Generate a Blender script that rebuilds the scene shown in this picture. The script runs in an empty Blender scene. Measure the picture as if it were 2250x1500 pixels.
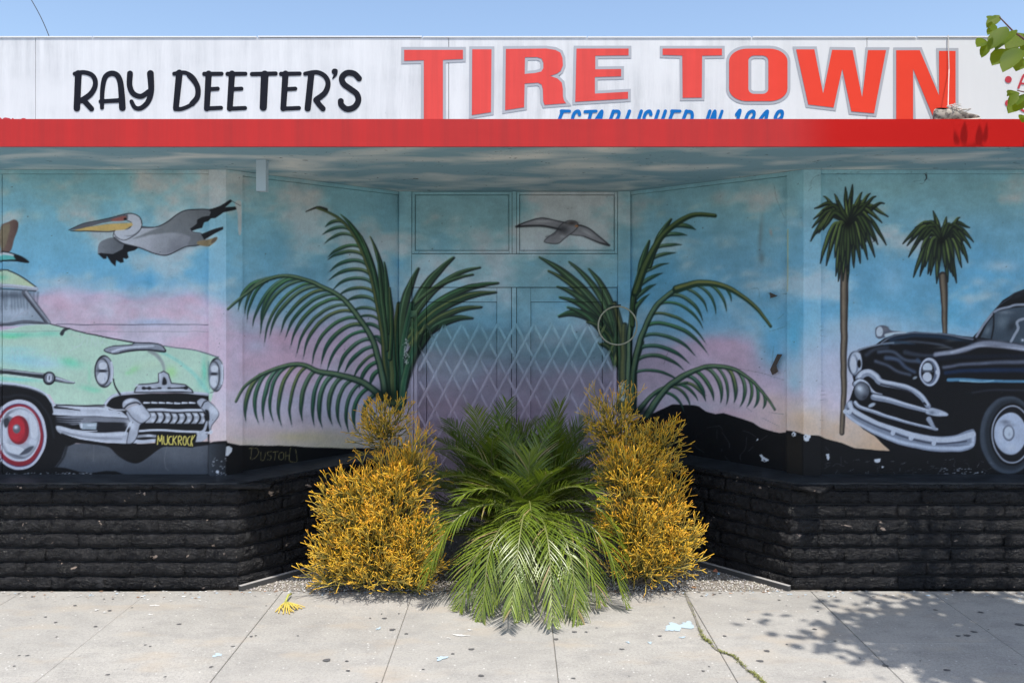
import bpy, bmesh, math, random
import numpy as np
from mathutils import Vector, Matrix, geometry

# ---------------------------------------------------------------- camera, sky, sun, exposure
scene = bpy.context.scene
col = scene.collection
EYE = 2.14                       # lens height; the camera is level and square to the shop front
F = 1900.0                       # focal length in units of 1/2250 of the picture width
cam_d = bpy.data.cameras.new('camera'); cam = bpy.data.objects.new('camera', cam_d); col.objects.link(cam)
cam.location = (0, 0, EYE); cam.rotation_euler = (math.radians(90), 0, 0)
cam_d.sensor_width = 36; cam_d.lens = 36*F/2250
cam_d.shift_x = -6/2250; cam_d.shift_y = -90/2250
cam_d.clip_start = .05; cam_d.clip_end = 2000
scene.camera = cam

SUN_EL, SUN_AZ = math.radians(69.6), math.radians(20)      # azimuth: to the right of straight behind the camera
sun_dir = Vector((math.sin(SUN_AZ)*math.cos(SUN_EL), -math.cos(SUN_AZ)*math.cos(SUN_EL), math.sin(SUN_EL)))
world = bpy.data.worlds.new('World'); scene.world = world; world.use_nodes = True
wn = world.node_tree; wn.nodes.clear()
sky = wn.nodes.new('ShaderNodeTexSky'); sky.sky_type = 'NISHITA'; sky.sun_disc = False
sky.sun_elevation = SUN_EL; sky.sun_rotation = math.pi-SUN_AZ
sky.air_density = 1.0; sky.dust_density = 1.6; sky.ozone_density = 1.2
bg = wn.nodes.new('ShaderNodeBackground'); bg.inputs['Strength'].default_value = 0.15
wo = wn.nodes.new('ShaderNodeOutputWorld')
wn.links.new(sky.outputs[0], bg.inputs[0]); wn.links.new(bg.outputs[0], wo.inputs[0])
sl = bpy.data.lights.new('sun', 'SUN'); sl.energy = 3.25; sl.angle = math.radians(.53); sl.color = (1, .95, .88)
so = bpy.data.objects.new('sun', sl); col.objects.link(so)
so.rotation_euler = sun_dir.to_track_quat('Z', 'Y').to_euler(); so.location = (3, -6, 12)
vs = scene.view_settings
vs.view_transform = 'Standard'; vs.look = 'None'; vs.gamma = 1; vs.exposure = 0.56; vs.use_curve_mapping = False
scene.cycles.max_bounces = 8; scene.cycles.diffuse_bounces = 5

R = random.Random(11)
def at(x, y, Y):                 # the point of the plane at depth Y that the photograph shows at pixel x, y
    return Vector(((x-1131)*Y/F, Y, EYE-(y-660)*Y/F))
def on_ground(x, y, z=0):
    Y = (EYE-z)*F/(y-660); return Vector(((x-1131)*Y/F, Y, z))

# ---------------------------------------------------------------- the mural artwork
# The mural is a flat painting. It is painted here with soft airbrush strokes on a sheet (AX0, AY0, AW x AH)
# and the pigment is then carried by the walls as a colour attribute of their own vertices.
AX0, AY0, AW, AH = -330, 340, 2910, 740
rng = np.random.RandomState(7)
SHEET = np.zeros((AH, AW, 3), np.float32)

def vnoise(h, w, cell, r, sx=1.0):
    cy, cx = cell, cell*sx
    gh, gw = int(h/cy)+3, int(w/cx)+3
    g = r.rand(gh, gw).astype(np.float32)
    y = np.arange(h)/cy; x = np.arange(w)/cx
    yi = y.astype(int); xi = x.astype(int)
    fy = (y-yi)[:, None]; fx = (x-xi)[None, :]
    fy = fy*fy*(3-2*fy); fx = fx*fx*(3-2*fx)
    a = g[yi][:, xi]; b = g[yi][:, xi+1]; c = g[yi+1][:, xi]; d = g[yi+1][:, xi+1]
    return (a*(1-fx)+b*fx)*(1-fy) + (c*(1-fx)+d*fx)*fy

def fbm(h, w, cell, r, octv=4, sx=1.0):
    s = np.zeros((h, w), np.float32); amp = 1; tot = 0
    for k in range(octv):
        s += amp*vnoise(h, w, max(cell, 1.5), r, sx); tot += amp; amp *= .55; cell *= .5
    return s/tot

def smooth(pts, closed=False, n=6):
    p = np.array(pts, float)
    if len(p) < 3: return p
    out = []; m = len(p)
    for i in range(m if closed else m-1):
        if closed: a, b, c, d = p[(i-1) % m], p[i], p[(i+1) % m], p[(i+2) % m]
        else: a, b, c, d = p[max(i-1, 0)], p[i], p[i+1], p[min(i+2, m-1)]
        for k in range(n):
            t = k/n
            out.append(.5*((2*b)+(c-a)*t+(2*a-5*b+4*c-d)*t*t+(3*b-a-3*c+d)*t**3))
    if not closed: out.append(p[-1])
    return np.array(out)

def _win(p, pad):
    x0 = int(max(np.floor(p[:, 0].min()-pad)-AX0, 0)); x1 = int(min(np.ceil(p[:, 0].max()+pad)-AX0, AW))
    y0 = int(max(np.floor(p[:, 1].min()-pad)-AY0, 0)); y1 = int(min(np.ceil(p[:, 1].max()+pad)-AY0, AH))
    if x1 <= x0 or y1 <= y0: return None
    X, Y = np.meshgrid(np.arange(x0, x1)+AX0+.5, np.arange(y0, y1)+AY0+.5)
    return x0, x1, y0, y1, X.astype(np.float32), Y.astype(np.float32)

def seg_dist(X, Y, p, closed=False):
    best = np.full(X.shape, 1e9, np.float32); tt = np.zeros(X.shape, np.float32)
    m = len(p); k = m if closed else m-1
    L = [0.0]
    for i in range(k): L.append(L[-1]+float(np.hypot(*(p[(i+1) % m]-p[i]))))
    tot = max(L[-1], 1e-6)
    for i in range(k):
        a = p[i]; d = p[(i+1) % m]-a; l2 = float(d@d)
        if l2 < 1e-9: continue
        t = np.clip(((X-a[0])*d[0]+(Y-a[1])*d[1])/l2, 0, 1)
        q = (X-a[0]-t*d[0])**2+(Y-a[1]-t*d[1])**2
        m_ = q < best
        best[m_] = q[m_]; tt[m_] = (L[i]+t[m_]*(L[i+1]-L[i]))/tot
    return np.sqrt(best), tt

def inside(X, Y, p):
    c = np.zeros(X.shape, bool); m = len(p)
    for i in range(m):
        x0, y0 = p[i]; x1, y1 = p[(i+1) % m]
        if y0 == y1: continue
        c ^= ((Y < y0) != (Y < y1)) & (X < (x1-x0)*(Y-y0)/(y1-y0)+x0)
    return c

def put(win, alpha, col):
    x0, x1, y0, y1 = win[:4]
    s = SHEET[y0:y1, x0:x1]
    col = np.asarray(col, np.float32)
    s += (col-s)*alpha[..., None]

class Ink:
    """traces given in the coordinates of an enlarged view: px = ox + x / k"""
    def __init__(s, ox, oy, k, lo=None, hi=None): s.o = np.array([ox, oy], float); s.k = k; s.lo = lo; s.hi = hi
    def T(s, pts): return s.o+np.array(pts, float)/s.k
    def edge(s, q):            # does this trace run out of the photographed stretch of wall?
        if s.lo and q[0] == s.lo[0]: return s.lo[1]
        if s.hi and q[0] == s.hi[0]: return s.hi[1]
        return None
    def ext_poly(s, pts):      # carry shapes on along the wall past that stretch
        if not (s.lo or s.hi): return pts
        out = []; n = len(pts)
        for i, q in enumerate(pts):
            e = s.edge(q)
            if e is None: out.append(q)
            elif s.edge(pts[(i+1) % n]) is not None: out += [q, (e, q[1])]
            else: out += [(e, q[1]), q]
        return out
    def ext_line(s, pts):
        pts = [tuple(q) for q in pts]
        if not (s.lo or s.hi): return pts
        e = s.edge(pts[0])
        if e is not None: pts = [(e, pts[0][1]+(pts[0][1]-pts[1][1])*.5), ((e+pts[0][0])/2, pts[0][1]+(pts[0][1]-pts[1][1])*.4)]+pts
        e = s.edge(pts[-1])
        if e is not None: pts = pts+[((e+pts[-1][0])/2, pts[-1][1]+(pts[-1][1]-pts[-2][1])*.4), (e, pts[-1][1]+(pts[-1][1]-pts[-2][1])*.5)]
        return pts
    def poly(s, pts, col, soft=1.6, a=1.0, sm=True, col2=None, axis=None, grow=0, clip=None):
        p = s.T(s.ext_poly(list(pts)))
        if sm: p = smooth(p, True, 5)
        w = _win(p, soft*2+2+grow)
        if w is None: return
        X, Y = w[4], w[5]
        d, _ = seg_dist(X, Y, p, True)
        d = np.where(inside(X, Y, p), d, -d)+grow
        al = np.clip(d/soft+.5, 0, 1); al = al*al*(3-2*al)*a
        c = col
        if col2 is not None:
            q = s.T(np.array(axis, float)); v = q[1]-q[0]
            t = np.clip(((X-q[0][0])*v[0]+(Y-q[0][1])*v[1])/float(v@v), 0, 1)[..., None]
            c = np.array(col, np.float32)*(1-t)+np.array(col2, np.float32)*t
        put(w, al, c)
    def stroke(s, pts, w0, w1, col, a=1.0, soft=1.5, col2=None, sm=True, mid=None):
        p = s.T(s.ext_line(pts))
        if sm: p = smooth(p, False, 6)
        w0 = w0/s.k; w1 = w1/s.k
        w = _win(p, max(w0, w1, (mid or 0)/s.k)/2+soft*2+2)
        if w is None: return
        d, t = seg_dist(w[4], w[5], p)
        r = (w0+(w1-w0)*t)/2
        if mid is not None: r = r+(mid/s.k/2-np.maximum(r, 0))*np.sin(np.pi*t)*(mid/s.k/2 > r)
        al = np.clip((r-d)/soft+.5, 0, 1); al = al*al*(3-2*al)*a
        c = col
        if col2 is not None:
            tt = t[..., None]; c = np.array(col, np.float32)*(1-tt)+np.array(col2, np.float32)*tt
        put(w, al, c)
    def ell(s, cx, cy, rx, ry, col, soft=1.6, a=1.0, rot=0, col2=None):
        c = s.o+np.array([cx, cy])/s.k; rx /= s.k; ry /= s.k
        m = max(rx, ry)+soft*2+2
        w = _win(np.array([c-m, c+m]), 0)
        if w is None: return
        X = w[4]-c[0]; Y = w[5]-c[1]
        cr, sr = math.cos(rot), math.sin(rot)
        U = (X*cr+Y*sr)/rx; V = (-X*sr+Y*cr)/ry
        q = np.sqrt(U*U+V*V)
        al = np.clip((1-q)*min(rx, ry)/soft+.5, 0, 1); al = al*al*(3-2*al)*a
        cc = col
        if col2 is not None:
            t = np.clip(q, 0, 1)[..., None]; cc = np.array(col, np.float32)*(1-t)+np.array(col2, np.float32)*t
        put(w, al, cc)
    def blob(s, cx, cy, rx, ry, col, a=.7, rot=0):       # airbrush puff
        c = s.o+np.array([cx, cy])/s.k; rx /= s.k; ry /= s.k
        m = max(rx, ry)*2
        w = _win(np.array([c-m, c+m]), 0)
        if w is None: return
        X = w[4]-c[0]; Y = w[5]-c[1]
        cr, sr = math.cos(rot), math.sin(rot)
        U = (X*cr+Y*sr)/rx; V = (-X*sr+Y*cr)/ry
        put(w, np.exp(-(U*U+V*V)*1.4)*a, col)
    def lines(s, segs, w, col, a=1.0, soft=1.2):
        for q in segs: s.stroke(q, w, w, col, a, soft, sm=len(q) > 2)

def C(r, g, b): return np.array([r, g, b], np.float32)/255.0

def paint_background():
    yy = np.arange(AH)+AY0
    def col(stops):
        ys = [q[0] for q in stops]
        return np.stack([np.interp(yy, ys, [q[1][k]/255 for q in stops]) for k in range(3)], 1)
    L = col([(372, (104, 140, 150)), (450, (106, 150, 172)), (520, (105, 158, 190)), (600, (104, 162, 200)), (640, (118, 165, 200)), (668, (190, 166, 186)), (700, (200, 167, 184)), (770, (202, 170, 188)), (850, (204, 180, 192)), (950, (212, 186, 184)), (985, (222, 188, 168))])
    A = col([(400, (104, 138, 150)), (500, (104, 145, 166)), (600, (104, 152, 182)), (665, (122, 158, 188)), (725, (182, 160, 186)), (800, (198, 168, 188)), (880, (188, 178, 200)), (940, (204, 184, 186)), (985, (210, 194, 152))])
    B = col([(420, (108, 140, 150)), (560, (112, 150, 168)), (700, (120, 160, 184)), (770, (128, 152, 170)), (835, (158, 147, 163)), (910, (172, 147, 161)), (1000, (168, 144, 156))])
    R1 = col([(400, (106, 140, 152)), (500, (102, 144, 168)), (600, (98, 148, 182)), (690, (96, 154, 194)), (735, (120, 160, 194)), (775, (182, 160, 182)), (850, (190, 164, 182)), (905, (196, 174, 186)), (960, (208, 178, 172))])
    R2 = col([(400, (106, 142, 156)), (500, (98, 142, 168)), (600, (94, 150, 188)), (700, (96, 156, 194)), (745, (140, 166, 196)), (810, (172, 180, 206)), (880, (198, 184, 194)), (930, (222, 186, 154)), (1000, (226, 186, 148))])
    lift = (1+.16*np.clip((640-yy)/230, 0, 1))[:, None]  # upper paint brightened to offset the dimmer light under the soffit
    L, A, B, R1, R2 = (np.clip(q*lift, 0, .9) for q in (L, A, B, R1, R2))
    xs = np.arange(AW)+AX0
    knots = [(-330, L), (470, L), (540, A), (860, A), (930, B), (1330, B), (1420, R1), (1690, R1), (1770, R2), (2600, R2)]
    kx = [k[0] for k in knots]
    idx = np.clip(np.searchsorted(kx, xs, side='right')-1, 0, len(knots)-2)
    wob = (fbm(AH, AW, 110, rng, 4, 1.6)-.5)
    for i in range(len(knots)-1):
        m = np.where(idx == i)[0]
        t = ((xs[m]-kx[i])/(kx[i+1]-kx[i])).astype(np.float32)
        yi = np.clip(np.arange(AH)[:, None]+wob[:, m]*95, 0, AH-1).astype(int)
        SHEET[:, m] = knots[i][1][yi]*(1-t)[None, :, None]+knots[i+1][1][yi]*t[None, :, None]
    # clouds: soft pale puffs in the blue, cream higher up
    Yn = (yy[:, None]-372)/330.0
    n = fbm(AH, AW, 95, rng, 5, 1.5)
    c = np.clip((n-.49)/.2, 0, 1)**1.2*np.clip(1.25-Yn*.55, .25, 1)*.78
    warm = np.clip(1-Yn*1.2, 0, 1)[..., None]
    cc = C(186, 192, 206)*(1-warm)+C(188, 184, 172)*warm
    SHEET[:] += (cc-SHEET)*c[..., None]
    # deeper blue patches and lilac smudges
    n2 = fbm(AH, AW, 120, rng, 4, 1.3)
    c2 = np.clip((n2-.56)/.2, 0, 1)*np.clip(1-np.abs(yy[:, None]-600)/150, 0, 1)*.5
    SHEET[:] += (C(84, 158, 208)-SHEET)*c2[..., None]
    P = Ink(0, 0, 1)
    for (x, y, rx, ry, col_, a) in [
        (250, 560, 60, 22, C(92, 160, 205), .6), (310, 620, 60, 30, C(96, 160, 205), .7), (330, 610, 14, 30, C(60, 130, 175), .5),
        (165, 640, 60, 26, C(180, 176, 200), .55), (400, 640, 46, 18, C(176, 180, 205), .6), (130, 660, 40, 18, C(200, 160, 178), .6), (430, 660, 40, 20, C(204, 166, 184), .6),
        (330, 708, 50, 9, C(160, 170, 205), .7), (330, 750, 60, 12, C(205, 196, 214), .6), (420, 780, 60, 18, C(212, 190, 200), .5),
        (480, 560, 18, 50, C(130, 175, 205), .5), (515, 600, 18, 60, C(120, 168, 200), .4), (515, 800, 20, 60, C(190, 180, 205), .5), (480, 700, 20, 40, C(205, 165, 185), .6),
        (600, 560, 50, 40, C(98, 156, 192), .5), (620, 745, 60, 28, C(204, 160, 182), .7), (560, 700, 40, 25, C(196, 165, 190), .5), (565, 760, 30, 20, C(170, 180, 205), .5), (640, 790, 70, 30, C(206, 164, 186), .6),
        (560, 860, 40, 30, C(196, 188, 208), .6), (740, 880, 70, 40, C(190, 186, 208), .5), (660, 960, 90, 14, C(214, 198, 150), .7), (560, 950, 50, 16, C(212, 180, 178), .5),
        (1530, 720, 70, 30, C(100, 160, 205), .6), (1580, 760, 70, 26, C(200, 158, 182), .6), (1620, 790, 60, 24, C(196, 160, 182), .6), (1700, 760, 40, 60, C(80, 160, 208), .8), (1690, 700, 30, 30, C(86, 160, 205), .5),
        (1640, 860, 60, 22, C(196, 180, 200), .5), (1560, 870, 50, 16, C(206, 178, 190), .5), (1690, 880, 40, 20, C(210, 178, 160), .5), (1600, 910, 60, 14, C(200, 160, 176), .5),
        (1745, 740, 22, 60, C(84, 168, 214), .85), (1745, 840, 22, 30, C(130, 176, 210), .6), (1785, 720, 16, 50, C(120, 176, 210), .5), (1785, 850, 18, 40, C(180, 190, 212), .5), (1760, 920, 40, 24, C(224, 188, 152), .6),
        (1830, 720, 40, 30, C(180, 188, 208), .5), (1900, 715, 60, 26, C(188, 192, 212), .55), (1830, 800, 30, 40, C(196, 190, 210), .5), (1830, 890, 30, 22, C(196, 180, 200), .4),
        (2090, 690, 30, 26, C(88, 164, 206), .6), (2120, 650, 40, 26, C(92, 168, 212), .6), (2180, 610, 60, 24, C(96, 166, 210), .5), (2200, 585, 40, 14, C(186, 192, 210), .6), (2130, 660, 14, 16, C(184, 192, 210), .5), (2150, 620, 20, 12, C(190, 196, 212), .5),
        (2000, 720, 50, 30, C(130, 168, 196), .5), (2040, 620, 50, 30, C(98, 156, 194), .4), (1960, 620, 30, 40, C(150, 176, 204), .4)]:
        P.blob(x, y, rx, ry, col_, a)
    for k in range(46):      # small brushy puffs
        x = rng.uniform(-300, 2550); y = rng.uniform(395, 660)
        for j in range(4):
            P.blob(x+rng.normal(0, 26), y+rng.normal(0, 11), rng.uniform(9, 26), rng.uniform(6, 13), C(184, 188, 198) if y > 480 else C(184, 182, 174), .30, rng.uniform(-.7, .2))

BLK = C(11, 11, 14)

def paint_grounds():
    P = Ink(0, 0, 1)
    # black hills and road along the foot of the mural
    P.poly([(528, 977), (600, 979), (700, 982), (790, 985), (900, 985), (900, 1080), (528, 1080)], BLK, 1.4, sm=False)
    P.poly([(1385, 925), (1440, 905), (1478, 888), (1525, 890), (1536, 893), (1552, 904), (1572, 909), (1590, 908), (1630, 919), (1655, 928), (1672, 939), (1700, 948), (1712, 951), (1727, 949), (1727, 1080), (1385, 1080)], BLK, 1.4, sm=False)
    P.poly([(1727, 945), (1745, 946), (1770, 954), (1800, 956), (1812, 962), (1850, 972), (1880, 984), (1950, 990), (2120, 984), (2600, 984), (2600, 1080), (1727, 1080)], BLK, 1.4, sm=False)
    P.poly([(-400, 975), (455, 975), (470, 970), (497, 968), (500, 972), (531, 978), (531, 1080), (-400, 1080)], BLK, 1.3, sm=False)
    P.poly([(-400, 974), (458, 975), (458, 1048), (-400, 1046)], C(78, 83, 92), 2, sm=False, col2=C(56, 62, 72), axis=[(0, 985), (0, 1045)])
    P.poly([(459, 975), (496, 975), (496, 1048), (459, 1048)], C(48, 54, 62), 2, sm=False, col2=C(26, 30, 36), axis=[(460, 0), (492, 0)])
    P.poly([(459, 372), (497, 372), (497, 966), (459, 966)], C(206, 210, 220), 1.2, a=.16, sm=False)
    P.poly([(1766, 372), (1803, 372), (1803, 955), (1766, 955)], C(206, 210, 220), 1.2, a=.14, sm=False)
    P.poly([(1728, 955), (1762, 956), (1762, 1080), (1728, 1080)], C(24, 21, 18), 2, sm=False)

def paint_palms_far():
    P = Ink(1650, 340, 3.75)
    for (trunk, cen, tips, low) in [
        ([(772, 950), (768, 1350), (766, 1700), (762, 2000), (752, 2290)], (800, 560),
         [(600, 340), (520, 440), (515, 530), (490, 712), (570, 890), (620, 910), (700, 1000), (722, 1045), (760, 1040), (800, 1050), (850, 930), (900, 895), (960, 865), (1020, 845), (1110, 745), (1045, 740), (1080, 560), (1130, 512), (1100, 402), (1030, 342), (980, 320), (915, 310), (838, 250), (780, 270), (690, 322), (505, 600), (540, 650)], 1),
        ([(1580, 1000), (1592, 1150), (1597, 1300), (1600, 1470)], (1575, 700),
         [(1500, 462), (1350, 600), (1250, 735), (1285, 750), (1300, 840), (1342, 1010), (1395, 1000), (1460, 980), (1480, 990), (1530, 1060), (1620, 1050), (1690, 1055), (1665, 1000), (1740, 930), (1790, 890), (1805, 772), (1830, 720), (1800, 600), (1610, 512), (1720, 515), (1420, 560), (1320, 700)], 1)]:
        P.stroke(trunk, 72, 40, C(54, 46, 42), 1, 1.8)
        P.stroke([(x-3, y) for x, y in trunk], 34, 16, C(124, 108, 88), .95, 4)
        P.stroke([(x+8, y) for x, y in trunk], 12, 6, C(90, 80, 66), .7, 3)
        P.blob(cen[0], cen[1]+90, 120, 150, C(24, 32, 24), .85)
        for rep in range(2):
            for (tx, ty) in tips:
                dx, dy = tx-cen[0], ty-cen[1]
                if rep: dx *= rng.uniform(.55, .8); dy *= rng.uniform(.55, .85)
                up = 60+.18*abs(dx)
                mx, my = cen[0]+dx*.55, cen[1]+dy*.40-up*(1 if dy > -150 else .3)
                q = [(cen[0]+dx*.05, cen[1]+dy*.05), ((cen[0]+mx)/2, (cen[1]+my)/2-10), (mx, my), (cen[0]+dx*.86, cen[1]+dy*.76-up*.35), (cen[0]+dx, cen[1]+dy)]
                P.stroke(q, 26, 10, C(22, 30, 26), .95, 1.6, mid=40)
                q2 = [(x-2, y-6) for x, y in q[:-1]]+[((q[-1][0]+q[-2][0])/2, (q[-1][1]+q[-2][1])/2)]
                g = rng.rand()
                P.stroke(q2, 12, 5, C(70, 92, 44)*(.7+.5*g), .85, 2.2, mid=18)
                if g > .55: P.stroke([(x-3, y-9) for x, y in q2], 4, 2, C(134, 146, 70), .6, 1.5, mid=7)
        P.blob(cen[0]-5, cen[1]+10, 45, 55, C(10, 14, 12), .9)

def leaflet(P, a, b, bow, w, seed):
    """one painted palm leaflet: dark edge, green body, olive or pale light along the top, soft dark tip"""
    a = np.array(a, float); b = np.array(b, float)
    d = b-a; n = np.array([d[1], -d[0]]); L = max(np.hypot(*d), 1); n /= L
    if n[1] > 0: n = -n
    r = np.random.RandomState(seed)
    c1 = a+d*.22+n*bow*L*1.15; c2 = a+d*.72+n*bow*L*.95
    ts = np.linspace(0, 1, 9)[:, None]
    q = (1-ts)**3*a+3*(1-ts)**2*ts*c1+3*(1-ts)*ts*ts*c2+ts**3*b
    g = r.rand()
    base = C(44, 98, 70)*(1-g)+C(88, 112, 66)*g
    hi = [C(132, 164, 142), C(150, 148, 88), C(88, 156, 104), C(116, 148, 128)][r.randint(4)]
    P.stroke(q+n*1.0+[1, 2.5], w*.8, 2, C(20, 32, 36), .8, 3.0, mid=w*.86)
    P.stroke(q, w*.7, 2, base, .95, 2.4, col2=C(34, 68, 58), mid=w*.70)
    if r.rand() < .4: P.stroke((q+n*w*.3)[2:6]+[2, 1], w*.1, 1, C(150, 168, 150), .5, 2.5)
    P.stroke((q+n*w*.12)[:7], w*.34, 2, hi, .8, 2.4, mid=w*.42, col2=base)
    P.stroke((q-n*w*.22)[:7], w*.12, 1, C(24, 40, 46), .7, 1.8, mid=w*.16)
    P.stroke([q[-1], q[-1]+(q[-1]-q[-2])*.5], w*.3, 1, C(40, 46, 54), .35, 3.5, sm=False)

def arc_pts(poly, f0, f1, n):
    p = smooth(poly, False, 8); s = np.concatenate([[0], np.cumsum(np.hypot(*np.diff(p, axis=0).T))]); s /= s[-1]
    t = np.linspace(f0, f1, n)
    return np.stack([np.interp(t, s, p[:, 0]), np.interp(t, s, p[:, 1])], 1)

def frond(P, rachis, f0, f1, tips, n, bow, w, seed, rw=26, jig=8):
    st = arc_pts(rachis, f0, f1, n); en = arc_pts(tips, 0, 1, n)
    r = np.random.RandomState(seed)
    for i in range(n):
        leaflet(P, st[i], en[i]+r.normal(0, jig*1.4, 2), bow*r.uniform(.75, 1.25), w*r.uniform(.58, .92), seed*100+i)
    P.stroke(rachis, rw, rw*.3, C(26, 44, 36), .9, 2)
    P.stroke([(x-2, y-3) for x, y in rachis], rw*.55, rw*.15, C(92, 126, 98), .85, 2.4)
    P.stroke([(x-4, y-5) for x, y in rachis], rw*.2, rw*.1, C(120, 136, 84), .6, 2)

def bez(P, a, c, b, w, seed, w1=6):
    r = np.random.RandomState(seed); ts = np.linspace(0, 1, 8)[:, None]
    a, c, b = (np.array(q, float) for q in (a, c, b))
    q = (1-ts)**2*a+2*(1-ts)*ts*c+ts*ts*b
    g = r.rand(); base = C(48, 94, 60)*(1-g)+C(80, 102, 58)*g
    P.stroke(q+[3, 3], w*1.1, w1, C(22, 28, 30), .95, 2.2, mid=w*1.25)
    P.stroke(q, w*.8, w1*.7, base, .92, 2.6, mid=w*.95, col2=C(40, 66, 44))
    P.stroke(q+[-w*.15, -w*.1], w*.25, 3, [C(146, 148, 78), C(112, 150, 106), C(80, 144, 90)][r.randint(3)], .8, 2.4)

def paint_palms_near():
    P = Ink(500, 420, 2.586)
    # fan on the jamb and door
    for i, (a, c, b, w) in enumerate([((985, 860), (1080, 520), (1285, 376), 46), ((975, 900), (975, 620), (1085, 436), 44), ((1010, 800), (1170, 470), (1432, 430), 28), ((1060, 640), (1200, 500), (1390, 474), 18),
                                      ((1030, 800), (1200, 540), (1538, 520), 34), ((1020, 850), (1220, 570), (1522, 574), 40), ((1040, 870), (1200, 650), (1440, 656), 32), ((1030, 930), (1180, 690), (1392, 718), 40), ((1010, 1040), (1060, 860), (1190, 760), 52), ((1000, 1100), (1040, 900), (1110, 800), 50)]):
        bez(P, a, c, b, w, 50+i, 12)
    for i, q in enumerate([[(985, 1200), (985, 1000), (1010, 800), (1050, 640)], [(960, 1240), (960, 1000), (955, 800), (975, 640)], [(930, 1200), (925, 1000), (900, 800), (870, 640)], [(990, 1200), (1010, 1050), (1060, 880)], [(945, 1200), (940, 1000), (930, 760)]]):
        P.stroke(q, 56, 28, C(24, 44, 38), .95, 3)
        P.stroke([(x-7, y) for x, y in q], 30, 13, [C(52, 108, 72), C(100, 112, 62), C(66, 116, 98)][i % 3], .9, 5)
        P.stroke([(x+9, y) for x, y in q], 10, 5, C(78, 138, 98), .7, 3); P.stroke([(x-13, y) for x, y in q], 6, 3, C(140, 150, 100), .5, 3)
    # upper frond
    R = [(915, 1180), (900, 1000), (885, 850), (850, 620), (800, 430), (720, 250), (620, 145), (510, 95)]
    frond(P, R, .86, .22, [(535, 195), (556, 308), (568, 378), (595, 455), (594, 522), (627, 585), (655, 607), (690, 655), (722, 690), (758, 752), (800, 800), (830, 860)], 15, .24, 30, 3, 36)
    for i, (a, c, b, w) in enumerate([((860, 600), (800, 260), (640, 130), 30), ((890, 720), (890, 400), (812, 258), 26), ((905, 800), (915, 560), (888, 402), 24), ((922, 950), (935, 720), (922, 545), 22), ((880, 760), (850, 450), (760, 250), 20), ((905, 900), (880, 600), (850, 350), 20)]):
        bez(P, a, c, b, w, 80+i, 5)
    P.stroke([(560, 105), (510, 92), (445, 114)], 20, 5, C(40, 38, 30), .95, 2)
    P.stroke(R, 34, 14, C(46, 70, 50), .8, 3); P.stroke([(x-5, y) for x, y in R], 12, 6, C(112, 112, 54), .8, 3)
    # middle frond
    frond(P, [(900, 1180), (880, 1040), (830, 860), (760, 740), (650, 610), (520, 535), (400, 492), (300, 482), (180, 530), (85, 600), (0, 672)], .80, .12,
          [(62, 664), (108, 684), (128, 772), (184, 748), (204, 855), (240, 824), (314, 808), (368, 862), (398, 912), (444, 934), (513, 986), (562, 1010), (615, 1035), (655, 1020), (690, 1055), (745, 1095), (800, 1100)], 21, .22, 34, 4, 44, 6)
    # lower frond
    frond(P, [(880, 1170), (820, 1120), (760, 1085), (640, 1045), (520, 1025), (440, 990), (370, 985), (270, 1010), (170, 1055), (95, 1115), (50, 1195)], .78, .04,
          [(100, 1302), (165, 1312), (248, 1292), (313, 1330), (388, 1312), (458, 1304), (522, 1338), (566, 1314), (620, 1336), (668, 1330), (708, 1375), (770, 1320)], 14, .18, 36, 5, 44, 5)
    P.blob(900, 1160, 90, 50, C(16, 34, 26), .9)
    # ---- right-hand palm
    P = Ink(1100, 420, 2.586)
    for i, (a, c, b, w) in enumerate([((660, 900), (560, 560), (220, 374), 42), ((660, 860), (600, 560), (390, 402), 30), ((665, 800), (620, 560), (500, 442), 34), ((650, 900), (520, 560), (268, 452), 26),
                                      ((650, 900), (540, 600), (322, 542), 36), ((650, 940), (540, 620), (336, 604), 34), ((640, 900), (520, 620), (330, 712), 44), ((650, 980), (580, 700), (380, 660), 34), ((670, 960), (630, 760), (490, 742), 30), ((680, 1000), (640, 860), (560, 870), 34)]):
        bez(P, a, c, b, w, 150+i, 12)
    for i, q in enumerate([[(690, 1240), (690, 1000), (660, 800), (620, 660)], [(715, 1240), (712, 1000), (690, 800), (650, 640)], [(730, 1240), (725, 1000), (735, 800), (770, 640)], [(745, 1240), (760, 1000), (800, 860)], [(700, 1240), (700, 900), (705, 760)]]):
        P.stroke(q, 54, 30, C(24, 38, 34), .95, 3)
        P.stroke([(x-6, y) for x, y in q], 28, 13, [C(70, 108, 68), C(112, 116, 66), C(58, 108, 78)][i % 3], .9, 5); P.stroke([(x+8, y) for x, y in q], 8, 4, C(120, 136, 96), .55, 3)
    R = [(725, 1200), (728, 1000), (735, 800), (765, 580), (840, 380), (940, 230), (1060, 150), (1140, 132), (1215, 140)]
    frond(P, R, .80, .36, [(1110, 215), (1028, 270), (1012, 320), (956, 384), (946, 410), (886, 505), (850, 580)], 8, .14, 34, 13, 40, 4)
    for i, (a, c, b, w) in enumerate([((840, 420), (890, 240), (970, 156), 30), ((780, 560), (790, 400), (842, 280), 30), ((745, 760), (740, 600), (790, 440), 26)]): bez(P, a, c, b, w, 180+i, 8)
    P.stroke(R[3:], 44, 24, C(30, 48, 34), .95, 2.4); P.stroke([(x-2, y-6) for x, y in R[3:]], 20, 10, C(92, 110, 56), .85, 4)
    R = [(745, 1200), (755, 1020), (800, 830), (880, 660), (1000, 560), (1120, 525), (1230, 530), (1340, 575), (1450, 660), (1535, 768)]
    frond(P, R, .70, .12, [(1300, 622), (1272, 696), (1206, 684), (1150, 690), (1148, 815), (1160, 912), (1104, 932), (1066, 982), (1030, 1036), (1010, 1080)], 12, .22, 30, 14, 44, 5)
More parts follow.
